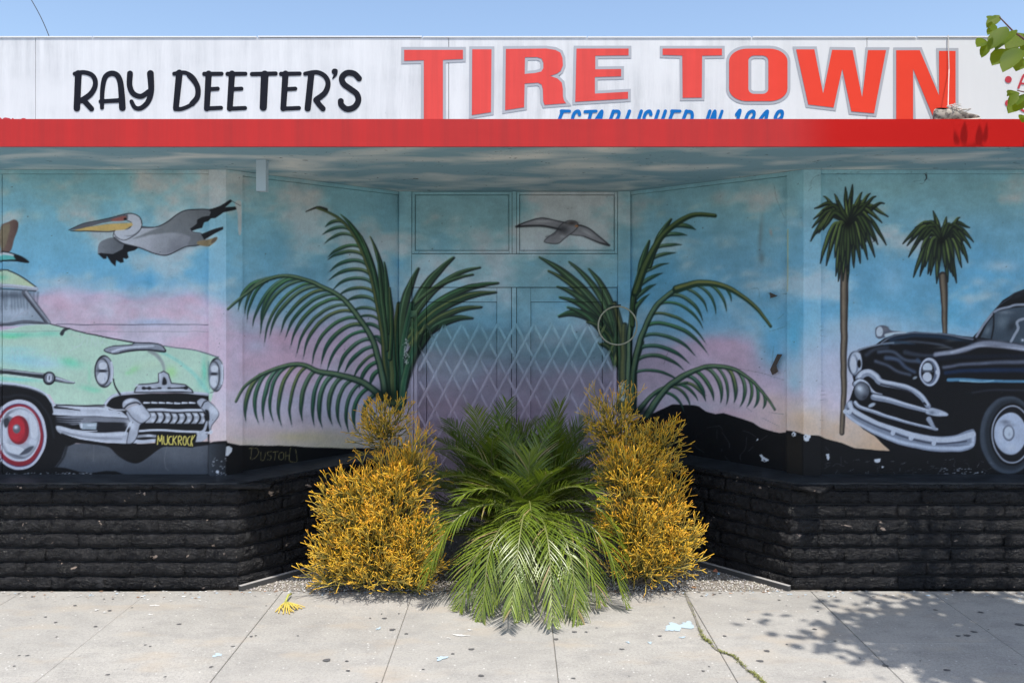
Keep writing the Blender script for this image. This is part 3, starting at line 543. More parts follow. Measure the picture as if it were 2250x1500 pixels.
def paint_right_car():
    P = Ink(1690, 560, 3.0, hi=(1680, 2600)); k = C(12, 12, 16); G = C(150, 156, 176); W = C(214, 218, 234); D = C(86, 92, 110); N = C(26, 48, 74)
    P.poly([(560, 860), (545, 780), (520, 720), (540, 660), (590, 620), (700, 590), (760, 550), (830, 525), (960, 505), (1150, 513), (1340, 542), (1380, 505), (1450, 405), (1540, 300), (1620, 250), (1680, 226), (1680, 1400), (1390, 1400), (1360, 1290), (1200, 1300), (1000, 1310), (800, 1292), (690, 1190), (620, 1150), (520, 1060), (500, 1000), (530, 950)], k, 1.6, sm=False)
    # roof, windows
    P.stroke([(1420, 450), (1500, 350), (1580, 290), (1680, 240)], 8, 8, C(60, 66, 80), .8, 3); P.blob(1640, 270, 60, 20, C(30, 34, 42), .9, -.4)
    P.poly([(1392, 545), (1440, 450), (1498, 376), (1600, 352), (1680, 342), (1680, 590), (1600, 575)], C(58, 70, 84), 2, sm=False); P.blob(1540, 440, 50, 60, C(104, 116, 128), .7, .6); P.blob(1560, 380, 60, 14, C(120, 128, 140), .6); P.blob(1440, 500, 20, 40, C(110, 124, 138), .7, .5); P.blob(1600, 470, 30, 60, C(30, 36, 44), .7, .5)
    P.stroke([(1365, 540), (1420, 455), (1490, 372), (1580, 345), (1680, 328)], 16, 16, C(132, 138, 156), 1, 2); P.stroke([(1480, 385), (1480, 460), (1462, 555)], 9, 9, k, .9, 2); P.stroke([(1594, 574), (1640, 490), (1680, 420)], 18, 18, C(140, 146, 162), 1, 2); P.blob(1672, 560, 12, 10, W, .9)
    # bonnet
    P.stroke([(740, 580), (820, 536), (960, 512), (1150, 520), (1340, 555)], 10, 12, C(120, 128, 148), .85, 4)
    P.stroke([(800, 560), (960, 530), (1150, 540), (1330, 580)], 24, 24, N, .8, 7); P.stroke([(820, 585), (960, 570), (1130, 590), (1200, 610)], 16, 16, C(96, 106, 122), .6, 6); P.stroke([(760, 590), (860, 575), (960, 590)], 18, 14, C(40, 62, 86), .8, 6)
    P.ell(960, 612, 82, 24, C(8, 10, 16), 3, .9); P.blob(1210, 570, 60, 14, C(100, 100, 100), .5, .1); P.ell(1260, 590, 90, 26, C(10, 12, 18), 6, .85); P.blob(1150, 610, 60, 8, C(110, 112, 114), .5)
    P.stroke([(560, 640), (650, 606), (740, 588), (820, 580)], 14, 10, C(130, 138, 158), .85, 4); P.stroke([(640, 660), (700, 620), (780, 612)], 26, 20, C(64, 72, 90), .6, 8)
    P.stroke([(720, 640), (820, 640), (900, 690), (980, 700)], 20, 24, C(88, 100, 124), .7, 7); P.stroke([(770, 680), (850, 690), (900, 740), (960, 770)], 30, 20, C(78, 92, 122), .8, 8); P.stroke([(700, 700), (780, 730), (850, 770), (930, 790)], 18, 18, C(120, 132, 160), .6, 8); P.stroke([(900, 640), (1000, 660), (1080, 660)], 30, 20, C(70, 80, 100), .6, 8); P.stroke([(980, 690), (1010, 720)], 24, 18, C(60, 76, 104), .8, 6)
    P.ell(962, 808, 16, 9, C(130, 138, 150), 2, 1, -.5)
    # wing
    P.stroke([(1100, 655), (1250, 632), (1380, 590), (1500, 582), (1680, 612)], 30, 60, C(140, 144, 164), .9, 7); P.stroke([(1200, 640), (1380, 600), (1680, 620)], 10, 20, C(176, 178, 196), .7, 6); P.stroke([(1370, 560), (1500, 566), (1680, 590)], 10, 12, C(60, 66, 80), .6, 4)
    P.stroke([(1110, 684), (1300, 668), (1680, 668)], 26, 30, C(14, 20, 34), .9, 6); P.stroke([(1150, 740), (1350, 716), (1680, 706)], 20, 40, C(104, 110, 132), .8, 8); P.stroke([(1160, 776), (1400, 760), (1680, 760)], 26, 40, C(20, 40, 74), .9, 8)
    P.stroke([(1180, 822), (1300, 824), (1450, 830), (1680, 834)], 22, 10, C(84, 134, 176), .9, 3); P.stroke([(1260, 830), (1400, 836), (1480, 828)], 10, 6, C(150, 190, 216), .7, 2.5); P.stroke([(1340, 905), (1480, 890), (1680, 892)], 10, 16, C(58, 62, 76), .6, 6)
    # mascot
    P.poly([(698, 500), (705, 475), (745, 464), (785, 478), (800, 498), (860, 505), (900, 508), (800, 525), (760, 545), (725, 552), (702, 535)], C(86, 90, 104), 2); P.ell(728, 506, 22, 34, C(188, 196, 210), 2.5); P.blob(768, 488, 18, 14, C(110, 112, 118), .9); P.stroke([(770, 530), (830, 516), (900, 510)], 18, 6, C(196, 206, 216), .9, 3); P.blob(725, 540, 20, 8, C(60, 66, 78), .7)
    # headlamps
    P.ell(566, 716, 48, 84, C(66, 72, 88)); P.ell(572, 712, 40, 76, C(160, 166, 184), 3); P.ell(562, 722, 28, 66, C(104, 110, 128), 2.5); P.ell(556, 722, 20, 56, W, 4); P.ell(594, 716, 12, 26, k, 2); P.blob(590, 660, 16, 20, W, .7)
    P.ell(1056, 770, 70, 98, C(40, 44, 60)); P.ell(1056, 770, 66, 93, C(190, 194, 212), 2); P.ell(1052, 772, 54, 80, C(92, 98, 120), 2.5); P.ell(1046, 770, 42, 70, k, 2); P.ell(1044, 742, 32, 34, C(176, 184, 200), 3); P.ell(1042, 804, 30, 32, C(196, 200, 214), 3); P.stroke([(1014, 764), (1076, 766)], 16, 16, C(60, 64, 74), .9, 2); P.ell(1104, 772, 8, 14, W, 2)
    # grille bars
    def bar(q, w0, w1, mid=None):
        P.stroke(q, w0+8, w1+8, k, .95, 2, mid=(mid+8) if mid else None); P.stroke(q, w0, w1, C(128, 134, 154), 1, 2.4, mid=mid)
        o = [(x-1, y-w0*.2) for x, y in q]; P.stroke(o, w0*.36, w1*.36, W, .9, 3.5)
    bar([(592, 812), (618, 782), (660, 772), (702, 800), (735, 838), (820, 856), (920, 880), (1000, 930), (1046, 996)], 50, 36)
    P.stroke([(735, 852), (830, 872), (930, 902), (990, 960)], 8, 8, k, .8, 2.5); P.stroke([(1020, 975), (1032, 985)], 14, 10, k, .9, 2)
    bar([(566, 850), (600, 830), (640, 846), (672, 890), (700, 915), (740, 925)], 34, 14)
    P.ell(612, 902, 58, 66, k); P.ell(610, 898, 52, 60, C(132, 138, 150), 3, col2=C(74, 78, 90)); P.blob(594, 880, 26, 26, C(196, 202, 216), .9); P.blob(630, 940, 26, 20, C(40, 42, 50), .7)
    bar([(690, 938), (780, 955), (900, 988), (1040, 1028), (1165, 1054)], 42, 20)
    P.poly([(1030, 1040), (1060, 1008), (1110, 1018), (1172, 1044), (1175, 1060), (1120, 1066), (1060, 1056)], C(160, 166, 184), 3); P.blob(1070, 1040, 20, 14, C(90, 96, 114), .8); P.blob(1140, 1048, 26, 8, W, .8)
    P.ell(675, 992, 26, 12, C(168, 176, 192), 3, 1, -.5)
    bar([(566, 972), (600, 1004), (700, 1040), (850, 1086), (1000, 1128), (1110, 1150)], 26, 16)
    P.stroke([(1050, 1082), (1075, 1120), (1095, 1146)], 34, 20, C(136, 142, 160), 1, 2.5)
    # bumper
    P.poly([(515, 968), (545, 960), (560, 1000), (640, 1060), (780, 1118), (940, 1166), (1080, 1192), (1220, 1188), (1310, 1156), (1350, 1150), (1364, 1200), (1352, 1262), (1290, 1290), (1180, 1298), (1040, 1288), (880, 1252), (720, 1196), (600, 1130), (520, 1072), (496, 1020)], C(120, 126, 146), 2)
    P.stroke([(530, 980), (560, 1030), (680, 1092), (850, 1156), (1020, 1204), (1200, 1218), (1345, 1180)], 24, 34, W, .85, 5); P.stroke([(520, 1010), (600, 1080), (760, 1150), (940, 1212), (1120, 1244), (1300, 1226)], 8, 10, C(44, 48, 62), .85, 4)
    P.stroke([(508, 1050), (600, 1118), (740, 1184), (900, 1236), (1080, 1270), (1240, 1274), (1340, 1250)], 16, 24, C(178, 184, 204), .9, 5); P.stroke([(560, 1000), (650, 1062), (800, 1124), (960, 1170)], 6, 6, k, .7, 3)
    P.blob(1345, 1210, 14, 40, W, .7); P.stroke([(1100, 1250), (1200, 1256), (1320, 1250)], 5, 5, C(90, 96, 116), .7, 3)
    for (x, y) in [(530, 1032), (502, 1030), (816, 1172), (938, 1206), (1086, 1240)]: P.ell(x, y, 15, 15, W, 2); P.ell(x+3, y+4, 9, 8, C(170, 176, 194), 3)
    # wheel
    P.ell(1580, 1186, 190, 256, C(60, 68, 80), 4); P.ell(1590, 1184, 168, 232, C(34, 40, 48), 8); P.ell(1600, 1180, 146, 206, C(14, 15, 18), 3); P.ell(1600, 1180, 134, 190, C(150, 154, 170), 2); P.ell(1600, 1180, 124, 180, C(18, 18, 22), 2); P.ell(1590, 1176, 106, 138, C(168, 174, 196), 3)
    P.blob(1560, 1100, 40, 16, C(84, 88, 100), .7); P.blob(1600, 1270, 50, 30, W, .8); P.blob(1530, 1180, 20, 60, W, .6); P.blob(1580, 1120, 50, 14, C(110, 114, 128), .7); P.ell(1580, 1172, 40, 52, C(90, 94, 110), 3); P.ell(1580, 1170, 30, 42, C(186, 192, 206), 4); P.blob(1584, 1180, 14, 20, C(140, 146, 160), .8)

def paint_wear():
    P = Ink(0, 0, 1); q = C(200, 204, 212)
    Z = Ink(1500, 880, 6.25)
    for s in ([(1498, 450), (1520, 420), (1556, 448), (1552, 484), (1520, 492), (1504, 482)], [(1658, 490), (1680, 460), (1756, 474), (1758, 500), (1740, 520), (1732, 548), (1700, 560), (1668, 540)], [(1056, 745), (1085, 735), (1110, 770), (1180, 806), (1180, 822), (1130, 838), (1076, 822), (1090, 800)], [(1008, 552), (1028, 516), (1044, 536)], [(1968, 736), (2002, 728), (2016, 790), (2000, 820), (1984, 800)]):
        Z.poly(s, q, 1.2, sm=False)
    Z.ell(1520, 465, 11, 12, BLK, 1.2); Z.ell(1688, 490, 10, 10, BLK, 1.2); Z.poly([(1100, 806), (1150, 822), (1120, 830)], BLK, 1, sm=False)
    c = C(96, 100, 106)
    Z.lines([[(330, 370), (450, 352), (510, 350), (545, 400)], [(540, 430), (600, 520), (640, 590), (640, 640)], [(880, 500), (870, 620), (850, 680), (790, 750), (800, 830)], [(905, 690), (970, 630)], [(1070, 540), (1160, 478)], [(140, 590), (200, 650), (300, 710)], [(580, 760), (650, 850)], [(540, 660), (536, 700)], [(830, 410), (920, 440), (1010, 500)], [(1960, 630), (2010, 690)], [(1950, 930), (2020, 885)], [(2060, 900), (2120, 860), (2180, 890), (2220, 900)], [(2175, 770), (2180, 880)], [(1955, 868), (2010, 845)], [(470, 400), (470, 520)]], 7, c, .45, 1.4)
    Q = Ink(1690, 560, 3.0)
    Q.poly([(692, 1345), (735, 1340), (732, 1362), (712, 1370), (695, 1362)], q, 1.2, sm=False); Q.poly([(376, 1312), (396, 1308), (398, 1336), (385, 1346)], q, 1.2, sm=False); Q.poly([(740, 1388), (760, 1396), (745, 1404)], q, 1.2, sm=False)
    Q.poly([(360, 1476), (382, 1486), (378, 1490)], q, 1, sm=False)
    for i in range(60):
        x = rng.uniform(350, 1500); y = rng.uniform(1340, 1440); a = rng.uniform(-.6, 2.2); l = rng.uniform(8, 40)
        Q.stroke([(x, y), (x+math.cos(a)*l*.5+rng.uniform(-5, 5), y+math.sin(a)*l*.5), (x+math.cos(a)*l, y+math.sin(a)*l)], 2.5, 2.5, C(130, 134, 140), rng.uniform(.2, .7), 1.2)
    for i in range(40): Q.ell(rng.uniform(1100, 1440), rng.uniform(1405, 1450), rng.uniform(2, 9), rng.uniform(2, 3), C(170, 176, 184), 1, .7)
    # cracks in the plaster
    K = Ink(1650, 340, 3.75); d = C(36, 42, 48)
    K.lines([[(490, 260), (500, 215), (530, 180), (580, 165)], [(500, 270), (470, 300)], [(680, 150), (760, 158), (850, 140), (910, 152)], [(720, 190), (750, 215)], [(1440, 150), (1440, 200), (1420, 235), (1392, 238)], [(1440, 190), (1480, 215)], [(1340, 220), (1400, 210)], [(1290, 160), (1330, 140)], [(190, 250), (210, 360), (250, 460), (275, 520)], [(0, 1105), (60, 1105), (70, 1180)], [(245, 1142), (298, 1146)]], 3, d, .38, 1.3)
    K.stroke([(1442, 160), (1446, 195), (1430, 215)], 14, 4, C(16, 18, 20), .9, 1.4)
    K.poly([(140, 1135), (175, 1155), (222, 1158), (180, 1172)], C(18, 20, 24), 1.2, sm=False)
    K.blob(80, 650, 22, 200, C(104, 112, 118), .5, .08); K.blob(90, 850, 26, 60, C(90, 96, 100), .5); K.blob(165, 640, 14, 34, C(170, 150, 140), .7, -.2)
    for i in range(14):      # short horizontal checks beside the pilaster edge
        y = rng.uniform(700, 960); P.stroke([(1802, y), (1802+rng.uniform(6, 18), y+rng.uniform(-3, 3))], .8, .4, d, .35, 1.1)
    P.lines([[(1600, 806), (1668, 818), (1700, 828), (1722, 834)], [(1676, 918), (1690, 925), (1712, 936)], [(1690, 905), (1722, 910)], [(1640, 894), (1652, 904)], [(1690, 728), (1724, 718)], [(1700, 760), (1696, 800)], [(1710, 700), (1722, 690)], [(1458, 800), (1470, 768)]], 1, d, .35, 1.1)
    # yellowish run beside the pilaster, scuffs on the jamb
    P.stroke([(1731, 505), (1731, 600), (1730, 640)], 3, 2, C(168, 160, 92), .6, 2)
    for i in range(110): P.ell(rng.normal(1366, 4), rng.uniform(840, 880), rng.uniform(.5, 1.8), rng.uniform(.5, 2.4), C(196, 202, 200), 1, .8)
    for i in range(60): P.ell(rng.normal(893, 3), rng.uniform(745, 800), rng.uniform(.5, 1.6), rng.uniform(.5, 2.2), C(206, 210, 206), 1, .8)
    P.poly([(516, 446), (526, 440), (531, 452), (530, 510), (524, 512), (522, 470)], C(176, 176, 172), 1.4, a=.85)
    P.stroke([(510, 442), (528, 452)], 1.4, 1.2, C(60, 60, 60), .8, 1.2)
    # scratched tag on the black foot
    y = C(150, 140, 84)
    G = Ink(500, 960, 3.4)
    G.lines([[(172, 160), (180, 90), (168, 82)], [(160, 85), (215, 82), (232, 115), (205, 155), (178, 165)], [(250, 110), (248, 165), (272, 168), (285, 112)], [(330, 105), (300, 112), (304, 135), (326, 142), (318, 168), (296, 166)], [(338, 112), (380, 108)], [(358, 108), (352, 170)], [(412, 112), (388, 122), (384, 158), (404, 168), (420, 150), (418, 118)], [(432, 170), (436, 108)], [(470, 80), (462, 172), (510, 190)], [(436, 140), (465, 138)], [(508, 90), (520, 170), (505, 195)]], 4.5, y, .75, 1.2)
    # general specks and grime
    for i in range(260):
        x = rng.uniform(-300, 2550); yv = rng.uniform(375, 960)
        P.ell(x, yv, rng.uniform(.5, 1.6), rng.uniform(.5, 1.4), C(60, 66, 72), 1, rng.uniform(.3, .8))
    g = fbm(AH, AW, 60, rng, 4, .8)
    np.multiply(SHEET, (1-np.clip((g-.5)*1.2, -.2, .2)*.12)[..., None], out=SHEET)
    lum = SHEET@np.array([.3, .55, .15], np.float32)          # sun-bleached, a little chalky
    SHEET[:] += (lum[..., None]-SHEET)*.13
    SHEET[..., 1] *= 1+.04*np.clip((SHEET[..., 2]-SHEET[..., 0])*7-.2, 0, 1)

def hand_painted():
    # nothing on a spray-painted wall is ruler straight: wander the edges by a pixel or so, then uneven coats and overspray grain
    dx = (fbm(AH, AW, 40, rng, 2)-.5)*3.2; dy = (fbm(AH, AW, 40, rng, 2)-.5)*3.2
    Y, X = np.meshgrid(np.arange(AH, dtype=np.float32), np.arange(AW, dtype=np.float32), indexing='ij')
    x = np.clip(X+dx, 0, AW-1.01); y = np.clip(Y+dy, 0, AH-1.01); xi = x.astype(int); yi = y.astype(int); fx = (x-xi)[..., None]; fy = (y-yi)[..., None]
    S = (SHEET[yi, xi]*(1-fx)+SHEET[yi, xi+1]*fx)*(1-fy)+(SHEET[yi+1, xi]*(1-fx)+SHEET[yi+1, xi+1]*fx)*fy
    coat = (fbm(AH, AW, 34, rng, 4, 1.4)-.5)*.11+(fbm(AH, AW, 9, rng, 2, 2.2)-.5)*.06+(rng.rand(AH, AW)-.5)*.035
    SHEET[:] = S*(1+coat[..., None])+np.clip(coat, 0, 1)[..., None]*.06

paint_background(); paint_grounds(); paint_palms_far(); paint_pelican(); paint_gull()
paint_left_car(); paint_right_car(); paint_palms_near(); hand_painted(); paint_wear()

# ---------------------------------------------------------------- helpers
class MB:
    def __init__(s): s.v = []; s.f = []; s.c = None; s.sm = False
    def quad(s, a, b, c, d):
        n = len(s.v); s.v += [tuple(a), tuple(b), tuple(c), tuple(d)]; s.f.append((n, n+1, n+2, n+3))
    def box(s, x0, x1, y0, y1, z0, z1):
        n = len(s.v)
        s.v += [(x0, y0, z0), (x1, y0, z0), (x1, y1, z0), (x0, y1, z0), (x0, y0, z1), (x1, y0, z1), (x1, y1, z1), (x0, y1, z1)]
        s.f += [tuple(n+i for i in q) for q in ((3, 2, 1, 0), (4, 5, 6, 7), (0, 1, 5, 4), (1, 2, 6, 5), (2, 3, 7, 6), (3, 0, 4, 7))]
    def prism(s, plan, z0, z1):
        n = len(s.v); m = len(plan)
        s.v += [(p[0], p[1], z0) for p in plan]+[(p[0], p[1], z1) for p in plan]
        s.f.append(tuple(n+i for i in reversed(range(m)))); s.f.append(tuple(n+m+i for i in range(m)))
        for i in range(m):
            j = (i+1) % m; s.f.append((n+i, n+j, n+m+j, n+m+i))
    def tube(s, pts, radii, k=6, cap=True, cols=None):
        n0 = len(s.v); pts = [Vector(p) for p in pts]; m = len(pts)
        ref = Vector((.3, .2, .93))
        for i, p in enumerate(pts):
            t = (pts[min(i+1, m-1)]-pts[max(i-1, 0)]).normalized()
            a = t.cross(ref)
            if a.length < .05: a = t.cross(Vector((1, 0, 0)))
            a.normalize(); b = t.cross(a)
            r = radii[i] if hasattr(radii, '__len__') else radii
            for j in range(k):
                w = 2*math.pi*j/k
                s.v.append(tuple(p+a*(r*math.cos(w))+b*(r*math.sin(w))))
                if cols is not None: s.c.append(cols[i])
        for i in range(m-1):
            for j in range(k):
                q = (j+1) % k
                s.f.append((n0+i*k+j, n0+i*k+q, n0+(i+1)*k+q, n0+(i+1)*k+j))
        if cap:
            s.f.append(tuple(n0+j for j in reversed(range(k)))); s.f.append(tuple(n0+(m-1)*k+j for j in range(k)))
    def mesh(s, name):
        me = bpy.data.meshes.new(name); me.from_pydata(s.v, [], s.f); me.update()
        if s.c is not None:
            ca = me.color_attributes.new('tint', 'FLOAT_COLOR', 'POINT')
            a = np.ones((len(s.v), 4), np.float32); a[:, :3] = np.array(s.c, np.float32)
            ca.data.foreach_set('color', a.ravel())
        if s.sm: me.polygons.foreach_set('use_smooth', [True]*len(me.polygons))
        return me
    def build(s, name, mat, parent=None, loc=None): return link(name, s.mesh(name), mat, parent, loc)

def link(name, me, mat, parent=None, loc=None):
    if mat is not None and not me.materials: me.materials.append(mat)
    o = bpy.data.objects.new(name, me); col.objects.link(o)
    if loc is not None: o.location = loc
    if parent is not None: o.parent = parent
    return o
def empty(name, label, cat, loc=(0, 0, 0), group=None):
    o = bpy.data.objects.new(name, None); col.objects.link(o); o.location = loc; o.empty_display_size = .1
    return tag(o, label, cat, group)
def tag(o, label=None, cat=None, group=None, kind=None):
    if label: o['label'] = label
    if cat: o['category'] = cat
    if group: o['group'] = group
    if kind: o['kind'] = kind
    return o
def rel(o, parent):              # parent a mesh written in world coordinates to a thing standing at its base
    o.parent = parent; o.matrix_parent_inverse = Matrix.Translation(parent.location).inverted(); return o

# ---------------------------------------------------------------- materials
class Mat:
    def __init__(s, name, rough=.6, color=(.5, .5, .5), spec=.5):
        s.m = bpy.data.materials.new(name); s.m.use_nodes = True; s.t = s.m.node_tree; s.n = s.t.nodes
        s.b = s.n['Principled BSDF']; s.b.inputs['Roughness'].default_value = rough; s.b.inputs['Base Color'].default_value = (*color, 1)
        s.b.inputs['Specular IOR Level'].default_value = spec
        s.pos = None
    def new(s, t, **k):
        x = s.n.new(t)
        for a, b in k.items(): setattr(x, a, b)
        return x
    def L(s, a, b): s.t.links.new(a, b)
    def P(s, sc=(1, 1, 1)):
        g = s.new('ShaderNodeNewGeometry'); m = s.new('ShaderNodeMapping'); m.inputs['Scale'].default_value = sc
        s.L(g.outputs['Position'], m.inputs['Vector']); return m.outputs[0]
    def O(s, sc=(1, 1, 1)):
        g = s.new('ShaderNodeTexCoord'); m = s.new('ShaderNodeMapping'); m.inputs['Scale'].default_value = sc
        s.L(g.outputs['Object'], m.inputs['Vector']); return m.outputs[0]
    def noise(s, vec, scale, detail=4, rough=.55, dist=0):
        t = s.new('ShaderNodeTexNoise'); t.inputs['Scale'].default_value = scale; t.inputs['Detail'].default_value = detail
        t.inputs['Roughness'].default_value = rough; t.inputs['Distortion'].default_value = dist
        s.L(vec, t.inputs['Vector']); return t.outputs['Fac']
    def ramp(s, fac, stops, interp='LINEAR'):
        r = s.new('ShaderNodeValToRGB'); r.color_ramp.interpolation = interp
        e = r.color_ramp.elements
        while len(e) < len(stops): e.new(.5)
        for q, (p, c) in zip(e, stops):
            q.position = p; q.color = (c, c, c, 1) if not hasattr(c, '__len__') else (*c, 1)
        s.L(fac, r.inputs[0]); return r.outputs[0]
    def mix(s, fac, a, b, mode='MIX'):
        x = s.new('ShaderNodeMix', data_type='RGBA', blend_type=mode)
        for sock, v in ((x.inputs[0], fac), (x.inputs[6], a), (x.inputs[7], b)):
            if hasattr(v, 'links'): s.L(v, sock)
            elif hasattr(v, '__len__'): sock.default_value = (*v, 1)
            else: sock.default_value = v
        return x.outputs[2]
    def math(s, op, a, b=0.0, clamp=False):
        x = s.new('ShaderNodeMath', operation=op); x.use_clamp = clamp
        for sock, v in ((x.inputs[0], a), (x.inputs[1], b)):
            if hasattr(v, 'links'): s.L(v, sock)
            else: sock.default_value = v
        return x.outputs[0]
    def attr(s, name):
        a = s.new('ShaderNodeAttribute'); a.attribute_name = name; return a.outputs['Color']
    def col(s, c): s.L(c, s.b.inputs['Base Color']); return s
    def bump(s, h, strength=.3, dist=.01):
        x = s.new('ShaderNodeBump'); x.inputs['Strength'].default_value = strength; x.inputs['Distance'].default_value = dist
        s.L(h, x.inputs['Height']); s.L(x.outputs[0], s.b.inputs['Normal']); return s
    def rough(s, r): s.L(r, s.b.inputs['Roughness']); return s

def srgb(r, g, b):
    return tuple(((c/255)/12.92 if c/255 <= .04045 else ((c/255+.055)/1.055)**2.4) for c in (r, g, b))

M = {}
m = Mat('mural_paint', .62, spec=.3); n1 = m.noise(m.P(), 9, 5); m.col(m.mix(m.ramp(n1, [(.3, .0), (.75, .5)]), m.mix(m.ramp(m.noise(m.P((1, 1, .6)), 70, 4, .7), [(.35, .5), (.6, 0)]), m.attr('paint'), (.80, .80, .81), 'MULTIPLY'), (.72, .73, .74), 'MULTIPLY'))
m.bump(m.math('ADD', m.noise(m.P(), 150, 3), m.noise(m.P((1, 1, 5)), 30, 4)), .4, .003); M['mural'] = m.m

m = Mat('soffit_paint', .65, spec=.3)
n1 = m.noise(m.P((.75, 1.2, 1)), 2.0, 3, .45, .5); n2 = m.noise(m.P((.35, .6, 1)), 1.2, 3)
c = m.mix(m.ramp(n1, [(.46, 0), (.74, 1)]), m.mix(n2, (.19, .33, .38), (.27, .42, .48)), (.74, .74, .69))
fl = m.noise(m.P((11, 17, 1)), 1.0, 2, .5, 2.0)
c = m.mix(m.ramp(fl, [(.70, 0), (.715, 1)]), c, (.03, .03, .03))
m.col(c).bump(m.noise(m.P(), 60, 4), .3, .004); M['soffit'] = m.m

def weathered_white(name, base, grime):
    m = Mat(name, .5, spec=.35)
    streak = m.noise(m.P((9, 1, .8)), 1.0, 8, .75); patch = m.noise(m.P((1.2, 1, 2.5)), 1.3, 4)
    geo = m.new('ShaderNodeNewGeometry'); sx = m.new('ShaderNodeSeparateXYZ'); m.L(geo.outputs['Position'], sx.inputs[0])
    clean = m.new('ShaderNodeMapRange'); clean.inputs[1].default_value = 1.3; clean.inputs[2].default_value = 2.5; clean.inputs[3].default_value = 1; clean.inputs[4].default_value = .15
    m.L(sx.outputs[0], clean.inputs[0])
    f = m.math('MULTIPLY', m.math('MULTIPLY', m.ramp(streak, [(.40, 0), (.80, 1)]), m.ramp(patch, [(.3, .25), (.7, 1)])), clean.outputs[0])
    spot = m.ramp(m.noise(m.P((20, 1, 13)), 1.0, 5, .7), [(.68, 0), (.76, .5)])
    c = m.mix(f, base, grime)
    c = m.mix(m.math('MULTIPLY', spot, m.math('MULTIPLY', clean.outputs[0], m.ramp(patch, [(.45, 0), (.6, 1)]))), c, (.2, .2, .21))
    return m, m.col(c)
m, _ = weathered_white('sign_white', (.77, .775, .78), (.40, .415, .43)); m.bump(m.noise(m.P(), 40, 3), .08, .002); M['white'] = m.m
m = Mat('white_flashing', .45, (.82, .83, .84)); M['flash'] = m.m

def red_along_x(name, red_left, red_right, x0, x1):  # streaked red on the left blends into a deeper red along x
    m = Mat(name, .55, spec=.2)
    geo = m.new('ShaderNodeNewGeometry'); sx = m.new('ShaderNodeSeparateXYZ'); m.L(geo.outputs['Position'], sx.inputs[0])
    w = m.new('ShaderNodeMapRange', interpolation_type='SMOOTHSTEP'); w.inputs[1].default_value = x0; w.inputs[2].default_value = x1
    m.L(sx.outputs[0], w.inputs[0])
    streak = m.noise(m.P((14, 1, .7)), 1.0, 5, .6)
    fd = m.mix(m.ramp(streak, [(.35, 0), (.7, .6)]), red_left, tuple(q*.66+.012 for q in red_left))
    m.col(m.mix(w.outputs[0], fd, red_right)); m.bump(m.noise(m.P((1.4, 1, 3)), 2.2, 3), .25, .01); return m.m
M['fascia'] = red_along_x('fascia_red', (.54, .030, .029), (.52, .006, .0035), 1.7, 2.08)
M['letter_red'] = red_along_x('letter_red', (.82, .080, .068), (.84, .058, .028), .8, 2.3)
M['letter_grey'] = Mat('letter_grey', .6, (.43, .445, .48), .2).m
M['letter_black'] = Mat('letter_black', .6, (.010, .011, .018), .15).m
M['letter_blue'] = Mat('letter_blue', .6, (.002, .15, .47), .15).m
M['bullet_red'] = Mat('bullet_red', .5, (.52, .04, .06)).m

m = Mat('black_block', .3, spec=.32)
wear = m.noise(m.P((1, 1, 1)), 7, 6, .7); chip = m.noise(m.P((1, 1, 1.6)), 9, 3, .5, .4); dusty = m.noise(m.P((1.5, 1, .6)), 3.5, 5, .65)
c = m.mix(m.ramp(dusty, [(.35, 0), (.75, .8)]), (.006, .006, .0075), (.022, .0215, .023))
c = m.mix(m.ramp(wear, [(.60, 0), (.72, .4)]), c, (.10, .10, .106))
c = m.mix(m.ramp(chip, [(.705, 0), (.72, 1)]), c, (.40, .31, .25))
m.col(c).rough(m.ramp(wear, [(.3, .16), (.7, .4)])).bump(m.math('ADD', m.noise(m.P((1, 1, 1.7)), 17, 7, .68, 1.4), m.math('MULTIPLY', m.noise(m.P(), 80, 3), .25)), .9, .034); M['block'] = m.m
M['mortar'] = Mat('black_mortar', .8, (.010, .010, .011)).m
m = Mat('black_sill', .45, spec=.35)
c = m.mix(m.ramp(m.noise(m.P((2, 6, 1)), 2.2, 5, .6), [(.35, 0), (.75, .8)]), (.016, .018, .021), (.05, .056, .064))
m.col(c).bump(m.noise(m.P(), 30, 5), .35, .006); M['sill'] = m.m
M['dark'] = Mat('dark_void', .9, (.012, .012, .013)).m
M['roof'] = Mat('roof_felt', .85, (.18, .18, .18)).m

m = Mat('concrete', .85, spec=.25)
big = m.noise(m.P(), .8, 5, .6); mid = m.noise(m.P((1, 1.6, 1)), 4, 6, .65); grain = m.noise(m.P(), 62, 4, .75); fine = m.noise(m.P(), 190, 2, .7)
oi = m.new('ShaderNodeObjectInfo')
c = m.mix(m.ramp(big, [(.3, 0), (.7, 1)]), (.340, .325, .294), (.49, .468, .427))
c = m.mix(m.ramp(mid, [(.46, 0), (.76, .75)]), c, (.255, .245, .232))
c = m.mix(m.ramp(grain, [(.30, .75), (.47, 0)]), c, (.205, .20, .19))
c = m.mix(m.ramp(grain, [(.56, 0), (.72, .65)]), c, (.62, .605, .575))
c = m.mix(m.ramp(fine, [(.34, .5), (.48, 0)]), c, (.17, .165, .155))
c = m.mix(m.math('MULTIPLY', oi.outputs['Random'], .35), c, (.33, .32, .30))
vor = m.new('ShaderNodeTexVoronoi'); vor.inputs['Scale'].default_value = 15; m.L(m.P(), vor.inputs['Vector'])
c = m.mix(m.ramp(vor.outputs['Distance'], [(.06, .8), (.10, 0)]), c, (.68, .67, .64))
rust = m.noise(m.P((1, 2.2, 1)), 1.7, 3); c = m.mix(m.ramp(rust, [(.55, 0), (.72, .5)]), c, (.44, .37, .285))
m.col(c).bump(grain, .35, .004); M['concrete'] = m.m
M['joint'] = Mat('joint_dirt', .95, (.21, .195, .165)).m
